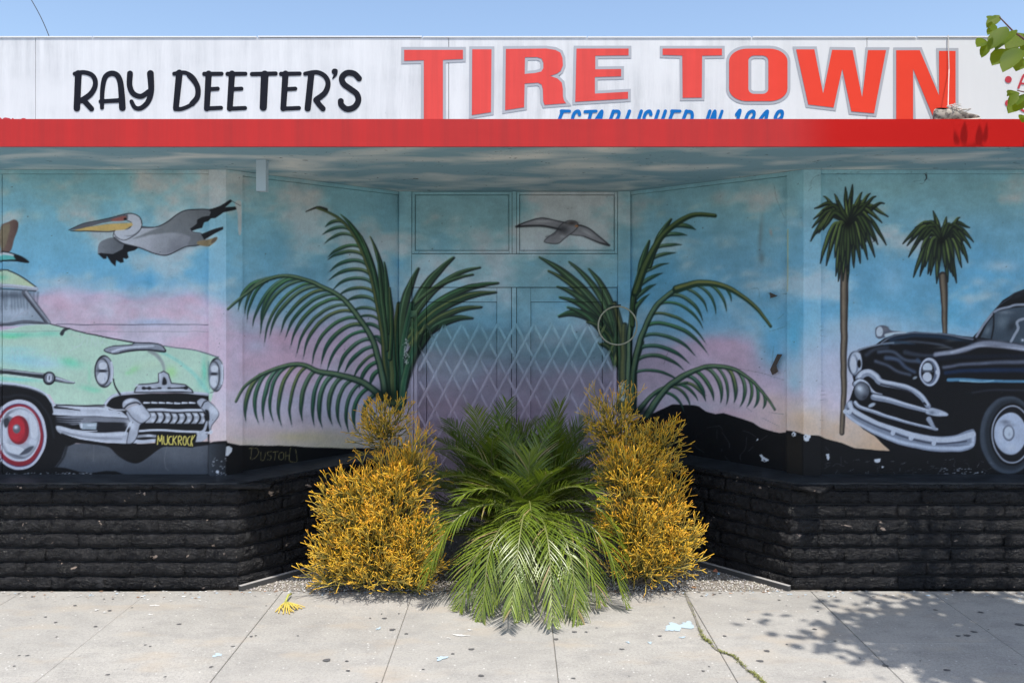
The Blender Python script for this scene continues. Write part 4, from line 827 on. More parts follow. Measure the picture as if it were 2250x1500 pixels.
m = Mat('asphalt', .9); m.col(m.mix(m.noise(m.P(), 40, 4), (.13, .13, .128), (.19, .188, .182))); M['asphalt'] = m.m
m = Mat('kerb_concrete', .85); m.col(m.mix(m.noise(m.P(), 6, 5), (.3, .29, .28), (.42, .41, .39))); M['kerb'] = m.m
m = Mat('bed_dirt', .95); m.col(m.mix(m.noise(m.P(), 18, 5), (.14, .12, .095), (.30, .27, .23))); M['dirt'] = m.m
m = Mat('tinted', .75, spec=.3); m.col(m.attr('tint')); M['tint'] = m.m
m = Mat('gum', .75, (.10, .098, .098)); M['gum'] = m.m
M['blue_splash'] = Mat('blue_splash', .7, (.44, .545, .61)).m
M['white_splash'] = Mat('white_splash', .7, (.66, .65, .62)).m
M['weed'] = Mat('weed_leaf', .8, (.20, .21, .055)).m
M['wire'] = Mat('wire', .6, (.05, .05, .055)).m
m = Mat('hoop', .45); m.col(m.mix(m.noise(m.P(), 30, 3), (.55, .52, .38), (.40, .38, .28))); M['hoop'] = m.m
M['rust'] = Mat('rusty_inside', .8, (.34, .22, .12)).m
M['stub'] = Mat('stub_paint', .55, (.46, .58, .64)).m
M['bark'] = Mat('bark', .9, (.16, .13, .10)).m
M['twig'] = Mat('twig', .7, (.16, .07, .06)).m

def leafy(name, colour_socket=None, colour=(.1, .2, .03), trans=(.35, .45, .05), rough=.4, mixf=.35, spec=.5):
    m = Mat(name, rough, colour, spec)
    tr = m.new('ShaderNodeBsdfTranslucent'); tr.inputs['Color'].default_value = (*trans, 1)
    if colour_socket: m.col(m.attr(colour_socket))
    mx = m.new('ShaderNodeMixShader'); mx.inputs[0].default_value = mixf
    out = m.n['Material Output']
    m.L(m.b.outputs[0], mx.inputs[1]); m.L(tr.outputs[0], mx.inputs[2]); m.L(mx.outputs[0], out.inputs['Surface'])
    return m.m
M['tree_leaf'] = leafy('tree_leaf', None, (.062, .105, .010), (.50, .60, .015), .55, .42, .15)
M['frond'] = leafy('palm_frond', 'tint', trans=(.28, .40, .03), rough=.30, mixf=.14, spec=.75)
m = Mat('firestick', .42, spec=.5); m.col(m.attr('tint')); M['stick'] = m.m
m = Mat('canvas_shoe', .8); m.col(m.mix(m.ramp(m.noise(m.P(), 34, 4), [(.42, 0), (.58, 1)]), (.44, .40, .33), (.12, .105, .09))); M['shoe'] = m.m
M['sole'] = Mat('shoe_sole', .7, (.55, .51, .44)).m
M['lace'] = Mat('shoe_lace', .8, (.66, .63, .58)).m
M['flap'] = Mat('board_core', .85, (.10, .075, .06)).m
M['curb'] = Mat('edging', .7, (.06, .06, .06)).m
M['curb_top'] = Mat('edging_top', .7, (.40, .385, .37)).m

# ---------------------------------------------------------------- painted panels
PIGMENT = 1.56                   # the sheet holds the colours as they look in open shade
def pigment(P):
    """colour of the mural at points of the wall (array n x 3)"""
    x = 1131+F*P[:, 0]/P[:, 1]-AX0; y = 660-F*(P[:, 2]-EYE)/P[:, 1]-AY0
    x = np.clip(x-.5, 0, AW-1.01); y = np.clip(y-.5, 0, AH-1.01)
    xi = x.astype(int); yi = y.astype(int); fx = (x-xi)[:, None]; fy = (y-yi)[:, None]
    c = (SHEET[yi, xi]*(1-fx)+SHEET[yi, xi+1]*fx)*(1-fy)+(SHEET[yi+1, xi]*(1-fx)+SHEET[yi+1, xi+1]*fx)*fy
    c = np.clip(c, 0, 1)
    lin = np.where(c <= .04045, c/12.92, ((c+.055)/1.055)**2.4)
    lin = lin*PIGMENT
    return lin*np.minimum(1, .88/np.maximum(lin.max(1, keepdims=True), 1e-4))

def grid_mesh(name, o, u, v, step, rim, inward):
    """flat painted panel: corner o, edges u and v, sample spacing step (m), returned edges rim deep"""
    o, u, v = (np.array(q, float) for q in (o, u, v)); inward = np.array(inward, float)
    nu = max(2, int(np.linalg.norm(u)/step)+1); nv = max(2, int(np.linalg.norm(v)/step)+1)
    s, t = np.meshgrid(np.linspace(0, 1, nu), np.linspace(0, 1, nv))
    P = o+s.ravel()[:, None]*u+t.ravel()[:, None]*v
    idx = np.arange(nu*nv).reshape(nv, nu)
    q = np.stack([idx[:-1, :-1], idx[:-1, 1:], idx[1:, 1:], idx[1:, :-1]], -1).reshape(-1, 4)
    ring = np.concatenate([idx[0, :-1], idx[:-1, -1], idx[-1, :0:-1], idx[:0:-1, 0]])
    n = len(P); k = len(ring)
    P2 = np.concatenate([P, P[ring], P[ring]+inward*rim])
    a = n+np.arange(k); b = np.roll(a, -1)
    side = np.stack([b, a, a+k, b+k], -1)
    q = np.concatenate([q, side])
    C4 = np.ones((len(P2), 4), np.float32); pc = pigment(P); C4[:n, :3] = pc; C4[n:n+k, :3] = pc[ring]; C4[n+k:, :3] = pc[ring]*.9
    me = bpy.data.meshes.new(name)
    me.vertices.add(len(P2)); me.vertices.foreach_set('co', P2.astype(np.float32).ravel())
    me.loops.add(q.size); me.loops.foreach_set('vertex_index', q.ravel().astype(np.int32))
    me.polygons.add(len(q)); me.polygons.foreach_set('loop_start', (np.arange(len(q))*4).astype(np.int32)); me.polygons.foreach_set('loop_total', np.full(len(q), 4, np.int32))
    me.update(calc_edges=True)
    ca = me.color_attributes.new('paint', 'FLOAT_COLOR', 'POINT'); ca.data.foreach_set('color', C4.ravel())
    return me
def panel(name, parent, p0, p1, z0, z1, px=1.7, rim=.03):
    """upright panel between plan points p0 and p1 (left to right as seen from the street)"""
    (xa, ya), (xb, yb) = p0, p1
    d = np.array([xb-xa, yb-ya, 0]); d /= np.linalg.norm(d); inward = np.array([-d[1], d[0], 0])
    if inward[1] < 0: inward = -inward
    me = grid_mesh(name, (xa, ya, z0), (xb-xa, yb-ya, 0), (0, 0, z1-z0), px*(ya+yb)/2/F, rim, inward)
    return link(name, me, M['mural'], parent)

# ================================================================ the setting
b = MB(); b.quad((-300, -300, -.17), (300, -300, -.17), (300, 300, -.17), (-300, 300, -.17)); tag(b.build('road', M['asphalt']), kind='structure')
b = MB(); b.box(-40, 40, 2.42, 2.585, -.169, -.004); tag(b.build('kerb', M['kerb']), kind='structure')
b = MB(); b.box(-40, 40, 2.59, 6.372, -.168, -.010); walk = tag(b.build('sidewalk', M['joint']), kind='structure')
XJ = [-6.5, -5.53, -4.55, -3.62, -2.69, -1.71, -.747, .245, 1.25, 2.18, 3.06, 4.0, 4.95, 5.9]
YJ = [6.372, 5.40, 4.44, 3.48, 2.592]
for i in range(len(XJ)-1):
    for j in range(len(YJ)-1):
        x0, x1, y1, y0 = XJ[i]+.0016, XJ[i+1]-.0016, YJ[j]-.0009, YJ[j+1]+.0009
        h = R.uniform(-.0012, .0012); e = .003
        b = MB(); n = 0
        b.v = [(x0, y0, -.009), (x1, y0, -.009), (x1, y1, -.009), (x0, y1, -.009), (x0, y0, -.004+h), (x1, y0, -.004+h), (x1, y1, -.004+h), (x0, y1, -.004+h),
               (x0+e, y0+e, h), (x1-e, y0+e, h), (x1-e, y1-e, h), (x0+e, y1-e, h)]
        b.f = [(8, 9, 10, 11)]+[(k, (k+1) % 4, 4+(k+1) % 4, 4+k) for k in range(4)]+[(4+k, 4+(k+1) % 4, 8+(k+1) % 4, 8+k) for k in range(4)]
        b.build('paving_slab', M['concrete'], walk)
b = MB()        # plain pavement farther along the street
for (xa, xb) in ((-40, -6.503), (5.903, 40)): b.box(xa, xb, 2.592, 6.372, -.1, 0)
b.build('pavement_strip', M['concrete'], walk)

# the bed of gravel in the alcove
b = MB(); b.quad((-2.3, 6.373, -.004), (2.3, 6.373, -.004), (1.2, 7.97, .0), (-1.2, 7.97, .0)); tag(b.build('planting_bed', M['dirt']), kind='structure')

# ================================================================ the building
bld = empty('shop_building', 'low shop with painted mural walls, recessed double doors and black block base', 'building', (0, 7.9, 0))
def part(name, b, mat, parent=None): return rel(b.build(name, mat), parent or bld)
WF = 6.56                         # face of the pilasters
d_side = Vector((1.144, 1.31)).normalized(); n_in = Vector((-d_side.y, d_side.x))     # left side wall of the alcove
CEIL = 3.134
def mir(p, s): return (p[0]*s, p[1])
def side_panel(name, s, a, c, z0, z1, px=1.7, rim=.03):
    pa, pc = mir(a, s), mir(c, s)
    if s < 0: pa, pc = pc, pa
    o = panel(name, None, pa, pc, z0, z1, px, rim); rel(o, bld); return o
ZB, ZT = .803, 3.100
corner = (-2.19, WF); pil_end = (corner[0]+d_side.x*.14, corner[1]+d_side.y*.14); back = (-1.046, 7.87)
rec = .032
for s in (1, -1):                 # s = 1 the left side, -1 its mirror image on the right
    side_panel('mural_panel', s, (-3.905, WF+rec), (-2.328, WF+rec), ZB, ZT, 1.7)
    side_panel('mural_panel', s, (-5.3, WF+rec), (-3.911, WF+rec), ZB, ZT, 5)
    # pilaster: front face and splayed face meeting at the corner
    pp = side_panel('pilaster', s, (-2.324, WF), corner, ZB-.004, CEIL-.002, 1.8, .06)
    pp = side_panel('pilaster', s, corner, pil_end, ZB-.004, CEIL-.002, 1.8, .06)
    a = (pil_end[0]+d_side.x*.004+n_in.x*rec, pil_end[1]+d_side.y*.004+n_in.y*rec)
    c = (back[0]+d_side.x*.03+n_in.x*rec, back[1]+d_side.y*.03+n_in.y*rec)
    side_panel('mural_panel', s, a, c, ZB-.01, ZT, 1.7)
    # thin moulding where the walls meet the soffit
    side_panel('top_moulding', s, (-5.3, WF+.008), (-2.329, WF+.008), ZT+.003, CEIL-.002, 2.5, .05)
    a2 = (pil_end[0]+d_side.x*.005+n_in.x*.008, pil_end[1]+d_side.y*.005+n_in.y*.008); c2 = (c[0]-n_in.x*.014, c[1]-n_in.y*.014)
    side_panel('top_moulding', s, a2, c2, ZT+.003, CEIL-.002, 2.5, .05)
    # jamb of the door wall
    side_panel('door_jamb', s, (-1.052, 7.87), (-.940, 7.87), .02, CEIL-.002, 1.8, .08)
# door wall: header, transoms, mullions, two doors
BY = 7.87
def bpanel(name, x0, x1, z0, z1, Y, parent=None, px=1.8, rim=.035):
    o = panel(name, None, (x0, Y), (x1, Y), z0, z1, px, rim)
    if parent is None: return rel(o, bld)
    o.parent = parent; o.matrix_parent_inverse = parent.matrix_world.inverted(); return o
bpanel('door_header', -.936, .936, 2.262, 2.562, BY, rim=.08)
bpanel('mullion', -.022, .014, 2.568, CEIL-.002, BY+.006, rim=.05)
for (x0, x1) in ((-.936, -.026), (.018, .936)):
    f = [(x0, x0+.024, 2.568, CEIL-.004), (x1-.024, x1, 2.568, CEIL-.004), (x0+.026, x1-.026, 2.568, 2.592), (x0+.026, x1-.026, CEIL-.03, CEIL-.004)]
    t = bpanel('transom_window', x0+.029, x1-.029, 2.597, CEIL-.035, BY+.034, rim=.02)
    for q in f: bpanel('transom_frame', *q, BY+.014, t, 2.2, .04)
bpanel('mullion', -.026, .014, .02, 2.256, BY+.012, rim=.05)
for (x0, x1) in ((-.936, -.031), (.019, .936)):
    xi0, xi1 = x0+.130, x1-.135
    t = bpanel('door', xi0, xi1, .25, 2.122, BY+.056, rim=.02)
    for q in ((x0, xi0-.004, .02, 2.256), (xi1+.004, x1, .02, 2.256), (xi0-.001, xi1+.001, 2.127, 2.256), (xi0-.001, xi1+.001, .02, .245)):
        bpanel('door_rail', *q, BY+.034, t, 1.9, .04)
b = MB(); b.prism([(-5.3, 6.70), (-2.34, 6.70), (-1.16, 8.0), (1.16, 8.0), (2.34, 6.70), (5.3, 6.70), (5.3, 12), (-5.3, 12)], .02, 3.13); part('wall_core', b, M['dark'])
# soffit, fascia, roof
FY = 5.524; FZ = 3.297; SY = 5.87
b = MB(); b.box(-5.3, 5.3, FY+.004, 8.02, CEIL, CEIL+.03); part('soffit', b, M['soffit'])
b = MB(); b.box(-5.32, 5.32, FY-.004, FY+.022, CEIL-.012, FZ); part('fascia', b, M['fascia'])
b = MB(); b.box(-5.3, 5.3, FY+.024, SY+.1, CEIL+.032, 3.292); part('awning_top', b, M['roof'])
b = MB(); b.box(-5.3, 5.3, SY+.102, 12, CEIL+.032, 3.4); part('roof', b, M['roof'])
# drain stub under the soffit
p = at(576, 352, 6.13); b = MB(); w = .034
b.box(p.x-w, p.x+w, 6.10, 6.104, CEIL-.222, CEIL-.001); b.box(p.x-w, p.x+w, 6.164, 6.168, CEIL-.222, CEIL-.001)
b.box(p.x-w, p.x-w+.004, 6.1045, 6.1635, CEIL-.222, CEIL-.001); b.box(p.x+w-.004, p.x+w, 6.1045, 6.1635, CEIL-.222, CEIL-.001)
dr = part('drain_spout', b, M['stub'])
b = MB(); b.box(p.x-w+.005, p.x+w-.005, 6.105, 6.163, CEIL-.215, CEIL-.21); o = b.build('spout_lining', M['rust']); o.parent = dr; o.matrix_parent_inverse = dr.matrix_world.inverted()

# ---- black slump-block base
def block_mesh(seed, L, H, D, cap=False):
    r = random.Random(seed); nx, nz = 14, 4
    b = MB(); b.sm = True
    prof = [(.0, -.013), (.07, -.003), (.34, .003), (.66, .004), (.84, .0065), (.94, .002), (1.0, -.010)] if not cap else [(0, -.008), (.25, .003), (.6, .004), (.9, -.001), (1, -.010)]
    ph = [r.uniform(0, 6.28) for _ in range(6)]
    grid = []
    for j, (t, off) in enumerate(prof):
        row = []
        for i in range(nx+1):
            u = i/nx
            e = min(u, 1-u)*L
            edge = -.0022*max(0, 1-e/.006)
            w = .0036*math.sin(6*u+ph[0]+2*t)+.003*math.sin(14*u+ph[1]-6*t)+.0022*math.sin(29*u+ph[4]+7*t)+r.uniform(-.003, .003)
            zz = t*H+(.0022*math.sin(9*u+ph[2])+.0018*math.sin(21*u+ph[3])+r.uniform(-.0012, .0012) if j >= len(prof)-3 else 0)
            row.append(len(b.v)); b.v.append((u*L, -(off+edge+w*(0 if j == 0 else 1)), zz))
        grid.append(row)
    for j in range(len(prof)-1):
        for i in range(nx): b.f.append((grid[j][i], grid[j][i+1], grid[j+1][i+1], grid[j+1][i]))
    n = len(b.v); b.v += [(0, D, 0), (L, D, 0), (L, D, H), (0, D, H)]
    b.f += [tuple(grid[-1])+(n+2, n+3), tuple(reversed(grid[0]))+(n, n+1), (n,)+tuple(g[0] for g in grid)+(n+3,), tuple(reversed([n+1]+[g[-1] for g in grid]+[n+2])), (n+1, n, n+3, n+2)]
    me = b.mesh('block'); me.materials.append(M['block']); return me
CH, BL = .1065, .394
blocks = [block_mesh(i, BL-.0014, CH-.013, .09) for i in range(14)]; halves = [block_mesh(50+i, BL/2-.0014, CH-.013, .09) for i in range(6)]
caps = [block_mesh(80+i, BL-.003, .036, .12, True) for i in range(6)]
def run(parent, p0, d, length, flip, seed):
    """courses of blocks along d from p0; flip mirrors the run so that it is laid from right to left"""
    r = random.Random(seed); ang = math.atan2(d[1], d[0])
    for c in range(8):
        cap = c == 7; x = 0.0
        first = [BL, BL*.55, BL, BL*.5, BL*.6, BL, BL*.45, BL*.8][c] if not flip else [BL*.5, BL, BL*.62, BL, BL*.5, BL*.9, BL*.5, BL*.6][c]
        k = 0
        while x < length-.03:
            l = first if k == 0 else BL
            if k and not cap and r.random() < .13: l = BL*.5
            l = min(l, length-x)
            if length-x-l < .05: l = length-x
            base = BL if l > BL*.6 else BL/2
            me = r.choice(caps) if cap else r.choice(blocks if base == BL else halves)
            o = link('block', me, None, None)
            a = x if not flip else length-x-l
            o.location = (p0[0]+d[0]*a, p0[1]+d[1]*a, c*CH-.002 if not cap else 7*CH-.003)
            o.rotation_euler = (0, 0, ang); o.scale = (l/base, 1, 1)
            o.parent = parent; o.matrix_parent_inverse = Matrix.Translation(parent.location).inverted()
            x += l; k += 1
            # vary how proud each block stands
            off = r.uniform(-.004, .004); o.location.x += -math.sin(ang)*off*-1; o.location.y += math.cos(ang)*off*-1
BC = (-2.05, 6.40); SL = 1.652
for s in (1, -1):
    X = lambda p: (p[0]*s, p[1])
    e0 = (BC[0]+d_side.x*SL, BC[1]+d_side.y*SL)
    pl = [X(q) for q in ((-5.3, 6.422), (BC[0]-.006, 6.422), (e0[0]+n_in.x*.022, e0[1]+n_in.y*.022), (e0[0]+n_in.x*.19, e0[1]+n_in.y*.19), (-2.42, 6.68), (-5.3, 6.68))]
    if s < 0: pl = pl[::-1]
    b = MB(); b.prism(pl, 0, .772)
    core = part('block_base', b, M['mortar'])
    core_p = core
    if s > 0:
        run(core, (-5.3, 6.40), (1, 0), 5.3-2.05, True, 3); run(core, BC, (d_side.x, d_side.y), SL, False, 5)
    else:
        run(core, (2.05, 6.40), (1, 0), 5.3-2.05, False, 4); run(core, (-e0[0], e0[1]), (d_side.x, -d_side.y), SL, True, 6)
    # sloping sill on top
    out = [(-5.3, 6.412), (BC[0]-.008, 6.412), (e0[0]+n_in.x*.012, e0[1]+n_in.y*.012)]
    inn = [(-5.3, WF+.06), (corner[0]-.03, WF+.06), (e0[0]+n_in.x*.25, e0[1]+n_in.y*.25)]
    b = MB()
    for q in out: b.v.append((q[0]*s, q[1], .7885))
    for q in inn: b.v.append((q[0]*s, q[1], .822))
    for q in out: b.v.append((q[0]*s, q[1], .773))
    b.f = [(0, 1, 4, 3), (1, 2, 5, 4), (6, 7, 1, 0), (7, 8, 2, 1)]
    if s < 0: b.f = [tuple(reversed(f)) for f in b.f]
    part('sill', b, M['sill'])
    # edging strip between the splayed base and the gravel
    q0 = (BC[0]-n_in.x*.012, BC[1]-n_in.y*.012); q1 = (e0[0]-n_in.x*.012, e0[1]-n_in.y*.012)
    b = MB(); ed = [q0, (q0[0]-n_in.x*.03, q0[1]-n_in.y*.03), (q1[0]-n_in.x*.03, q1[1]-n_in.y*.03), q1]
    ed = [X(q) for q in ed]
    if s < 0: ed = ed[::-1]
    b.prism(ed, -.02, .034); e = part('edging', b, M['curb'])
    b = MB(); b.prism(ed, .0345, .037); o = b.build('edging_top', M['curb_top']); o.parent = e; o.matrix_parent_inverse = e.matrix_world.inverted()
# two torn flaps of painted board on the right-hand splayed wall
def on_right_side(x, y, lift=.0):
    a = np.array([-back[0], back[1]]); c = np.array([-corner[0], corner[1]]); dd = c-a
    k = (x-1131)/F
    t = (k*a[1]-a[0])/(dd[0]-k*dd[1]); q = a+dd*t
    n = np.array([-n_in.x*-1, n_in.y]); n = np.array([-d_side.y, -d_side.x])
    Y = q[1]; return Vector((q[0]+n[0]*lift, q[1]+n[1]*lift, EYE-(y-660)*Y/F))
for pts in ([((1706, 778), .0), ((1722, 778), .035), ((1708, 803), .03), ((1714, 816), .04), ((1695, 824), .0), ((1690, 812), .0)], [((1689, 642), .0), ((1711, 650), .03), ((1697, 655), .04)]):
    b = MB(); V = [on_right_side(q[0], q[1], l-.012) for q, l in pts]; W_ = [v+Vector((.004, .006, 0)) for v in V]
    k = len(V); b.v = [tuple(v) for v in V+W_]; b.f = [tuple(range(k)), tuple(reversed(range(k, 2*k)))]+[(i, (i+1) % k, k+(i+1) % k, k+i) for i in range(k)]
    part('torn_board', b, M['flap'])

# ================================================================ the sign board
sign = empty('sign_board', 'long weathered white sign board with red and black lettering above the red fascia', 'sign', (0, SY, 3.30))
def spart(name, b, mat, parent=None):
    o = b.build(name, mat); pr = parent or sign
    o.parent = pr; o.matrix_parent_inverse = (Matrix.Translation(sign.location)).inverted() if pr is sign else pr.matrix_world.inverted()
    return o
TOPZ = at(0, 84, SY).z
seams = [-500, 78, 986, 1905, 2081, 2700]
for i in range(5):
    b = MB(); b.box(at(seams[i], 0, SY).x+.002, at(seams[i+1], 0, SY).x-.002, SY, SY+.02, 3.293, TOPZ+R.uniform(-.002, .002)); spart('panel', b, M['white'])
b = MB(); b.box(at(-500, 0, SY).x, at(2700, 0, SY).x, SY+.022, SY+.09, 3.293, TOPZ-.02); spart('backing', b, M['dark'])
for i in range(9):
    xa = -520+i*362; b = MB(); z = TOPZ+.003+R.uniform(-.002, .003)
    b.box(at(xa, 0, SY).x+.003, at(xa+362, 0, SY).x-R.uniform(.002, .006), SY-.006, SY+.1, z, z+.009); spart('cap_flashing', b, M['flash'])
def tess(name, loops, lift, mat, parent=None):
    loops3 = [[at(x, y, SY-lift) for x, y in lp] for lp in loops]
    tri = geometry.tessellate_polygon(loops3)
    b = MB(); b.v = [tuple(v) for lp in loops3 for v in lp]; b.f = [tuple(t) for t in tri]
    V = b.v
    fx = []
    for t in b.f:
        a, c, d = (Vector(V[i]) for i in t)
        fx.append(t if (c-a).cross(d-a).y < 0 else t[::-1])
    b.f = fx
    return spart(name, b, mat, parent)
def offset(lp, d):
    """mitred outline d outside a loop (loops run clockwise on the picture)"""
    n = len(lp); out = []; P = [Vector(q) for q in lp]
    area = sum(P[i].x*P[(i+1) % n].y-P[(i+1) % n].x*P[i].y for i in range(n))
    sg = 1 if area > 0 else -1
    for i in range(n):
        a, b_, c = P[i-1], P[i], P[(i+1) % n]
        d1 = (b_-a).normalized(); d2 = (c-b_).normalized()
        n1 = Vector((d1.y, -d1.x))*sg; n2 = Vector((d2.y, -d2.x))*sg
        m_ = (n1+n2); l = m_.length
        if l < 1e-4: out.append(b_+n1*d); continue
        m_ /= l; k = d/max(m_.dot(n1), .42); out.append(b_+m_*k)
    return [tuple(q) for q in out]
def Z2(p): return [(800+x/2.5, y/2.5) for x, y in p]
def Z3(p): return [(1500+x/3, y/3) for x, y in p]
def rrect(x0, x1, y0, y1, r, n=6, ry=None):
    ry = ry or r; out = []
    for (cx, cy, a0) in ((x1-r, y0+ry, -90), (x1-r, y1-ry, 0), (x0+r, y1-ry, 90), (x0+r, y0+ry, 180)):
        for k in range(n+1):
            a = math.radians(a0+90*k/n); out.append((cx+r*math.cos(a), cy+ry*math.sin(a)))
    return out
BIG = [
    ([Z2([(220, 275), (543, 275), (543, 325), (433, 330), (433, 690), (328, 690), (328, 332), (220, 335)])], 6.4),
    ([Z2([(594, 272), (700, 272), (697, 617), (592, 633)])], 6.4),
    ([Z2([(779, 270), (1000, 268), (1050, 275), (1078, 290), (1090, 320), (1092, 360), (1080, 390), (1060, 405), (1022, 418), (1062, 432), (1086, 455), (1092, 490), (1092, 530), (1098, 553), (1110, 568), (992, 577), (984, 555), (982, 490), (975, 465), (955, 455), (882, 460), (879, 590), (775, 606)]), Z2([(884, 316), (950, 315), (975, 323), (985, 345), (985, 375), (973, 394), (940, 402), (882, 407)])], 6.2),
    ([Z2([(1167, 268), (1453, 268), (1453, 305), (1270, 307), (1270, 382), (1412, 380), (1412, 420), (1268, 424), (1268, 515), (1450, 505), (1450, 543), (1160, 560)])], 6.2),
    ([Z2([(1640, 268), (1966, 268), (1966, 305), (1857, 307), (1855, 537), (1750, 538), (1748, 306), (1640, 303)])], 6.0),
    ([Z3(rrect(306, 691, 322, 668, 120, 9, 84)), Z3(rrect(433, 565, 367, 620, 40, 6, 34))], 6.4),
    ([Z3([(748, 327), (868, 327), (926, 617), (985, 330), (1120, 332), (1183, 642), (1222, 332), (1341, 332), (1262, 748), (1112, 735), (1052, 455), (995, 710), (828, 690)])], 6.4),
    ([Z3([(1408, 333), (1563, 332), (1690, 630), (1690, 337), (1799, 337), (1799, 820), (1672, 820), (1519, 455), (1519, 820), (1408, 820)])], 6.4)]
for loops, d in BIG:
    o = tess('red_letter', loops, .0045, M['letter_red'])
    ol = [offset(loops[0], d)]+[offset(lp, -d) for lp in loops[1:]]
    tess('letter_outline', ol, .0025, M['letter_grey'], o)

def ink_mesh(name, strokes, step, lift, mat, dots=()):
    """flat painted letter from rounded strokes: marching squares on the strokes' distance field"""
    S = []
    for q in strokes:
        pts, w0, w1 = q[0], q[1], q[2]
        S.append((smooth(pts, False, 6), w0/2, w1/2))
    allp = np.concatenate([s_[0] for s_ in S]+([np.array([[d[0], d[1]] for d in dots], float)] if dots else []))
    pad = max([max(s_[1], s_[2]) for s_ in S]+[d[2] for d in dots])+3
    x0, y0 = allp.min(0)-pad; x1, y1 = allp.max(0)+pad
    xs = np.arange(x0, x1+step, step); ys = np.arange(y0, y1+step, step)
    X, Y = np.meshgrid(xs.astype(np.float32), ys.astype(np.float32)); D = np.full(X.shape, 1e3, np.float32)
    for p, r0, r1 in S:
        d, t = seg_dist(X, Y, p); D = np.minimum(D, d-(r0+(r1-r0)*t))
    for d in dots: D = np.minimum(D, np.hypot(X-d[0], Y-d[1])-d[2])
    b = MB(); cache = {}
    def vert(x, y):
        k = (round(x*1e3), round(y*1e3))
        if k not in cache: cache[k] = len(b.v); b.v.append(tuple(at(x, y, SY-lift)))
        return cache[k]
    H, W = D.shape
    for j in range(H-1):
        for i in range(W-1):
            c = [(xs[i], ys[j], D[j, i]), (xs[i+1], ys[j], D[j, i+1]), (xs[i+1], ys[j+1], D[j+1, i+1]), (xs[i], ys[j+1], D[j+1, i])]
            ins = [q[2] < 0 for q in c]
            if not any(ins): continue
            poly = []
            for k in range(4):
                a, e = c[k], c[(k+1) % 4]
                if a[2] < 0: poly.append(vert(a[0], a[1]))
                if (a[2] < 0) != (e[2] < 0):
                    t = a[2]/(a[2]-e[2]); poly.append(vert(a[0]+(e[0]-a[0])*t, a[1]+(e[1]-a[1])*t))
            poly = [q for k, q in enumerate(poly) if q != poly[k-1]]
            if len(poly) >= 3: b.f.append(tuple(reversed(poly)))
    return spart(name, b, mat)
def K(p): return [(x/2.5, y/2.5) for x, y in p]
w = 16.5
BLACK = [
    ([(K([(430, 405), (422, 595)]), 15, 14.5), (K([(410, 406), (455, 398), (500, 410), (522, 440), (520, 480), (495, 520), (450, 552)]), 9, 13), (K([(455, 548), (478, 572), (502, 598)]), 12, 12)], ()),
    ([(K([(560, 592), (562, 500), (575, 430), (605, 405), (640, 412), (660, 450), (668, 520), (672, 592)]), 9, 15), (K([(552, 558), (660, 552)]), 9, 10)], ()),
    ([(K([(714, 405), (712, 470), (732, 515), (775, 530), (815, 505)]), 13, 11), (K([(826, 405), (830, 500), (812, 560), (775, 594), (742, 592), (722, 558)]), 15, 9)], ()),
    ([(K([(985, 402), (966, 592)]), 15, 13), (K([(957, 406), (1015, 400), (1062, 428), (1086, 480), (1082, 530), (1050, 575), (1000, 598), (962, 600)]), 9, 9), (K([(1040, 415), (1082, 470), (1085, 530), (1055, 570)]), 12, 12)], ()),
    ([(K([(1146, 406), (1136, 596)]), 14, 13), (K([(1122, 407), (1217, 406)]), 9.5, 9), (K([(1146, 491), (1196, 488)]), 9, 9), (K([(1132, 597), (1214, 593)]), 9.5, 9)], ()),
    ([(K([(1274, 406), (1262, 596)]), 14, 13), (K([(1250, 407), (1348, 406)]), 9.5, 9), (K([(1272, 491), (1326, 488)]), 9, 9), (K([(1260, 598), (1346, 594)]), 9.5, 9)], ()),
    ([(K([(1384, 408), (1514, 405)]), 9.5, 9.5), (K([(1454, 410), (1446, 590)]), 17, 16)], ()),
    ([(K([(1568, 406), (1556, 596)]), 14, 13), (K([(1544, 407), (1646, 405)]), 9.5, 9), (K([(1566, 491), (1622, 488)]), 9, 9), (K([(1553, 598), (1642, 594)]), 9.5, 9)], ()),
    ([(K([(1710, 405), (1690, 596)]), 14, 14), (K([(1676, 406), (1740, 398), (1785, 420), (1802, 460), (1785, 510), (1738, 548)]), 9, 13), (K([(1735, 550), (1754, 576), (1774, 598)]), 12, 12)], ()),
    ([(K([(1842, 392), (1842, 410), (1828, 432)]), 11, 3)], ((1838/2.5, 394/2.5, 6.6),)),
    ([(K([(1972, 432), (1945, 406), (1905, 402), (1878, 428), (1888, 462), (1925, 490), (1960, 518), (1968, 555), (1945, 590), (1905, 600), (1876, 578), (1872, 556)]), 13, 13)], ())]
for st, dots in BLACK: ink_mesh('black_letter', st, 1.4, .003, M['letter_black'], dots)
def B(p): return [(1200+x/4.018, 220+y/4.018) for x, y in p]
def it(x, segs, h=190, top=98):                # slanted brush capitals; only their tops show over the fascia
    return [(B([(x+px-(py)*h*.28, top+py*h) for px, py in s]), 7.5, 6.5) for s in segs]
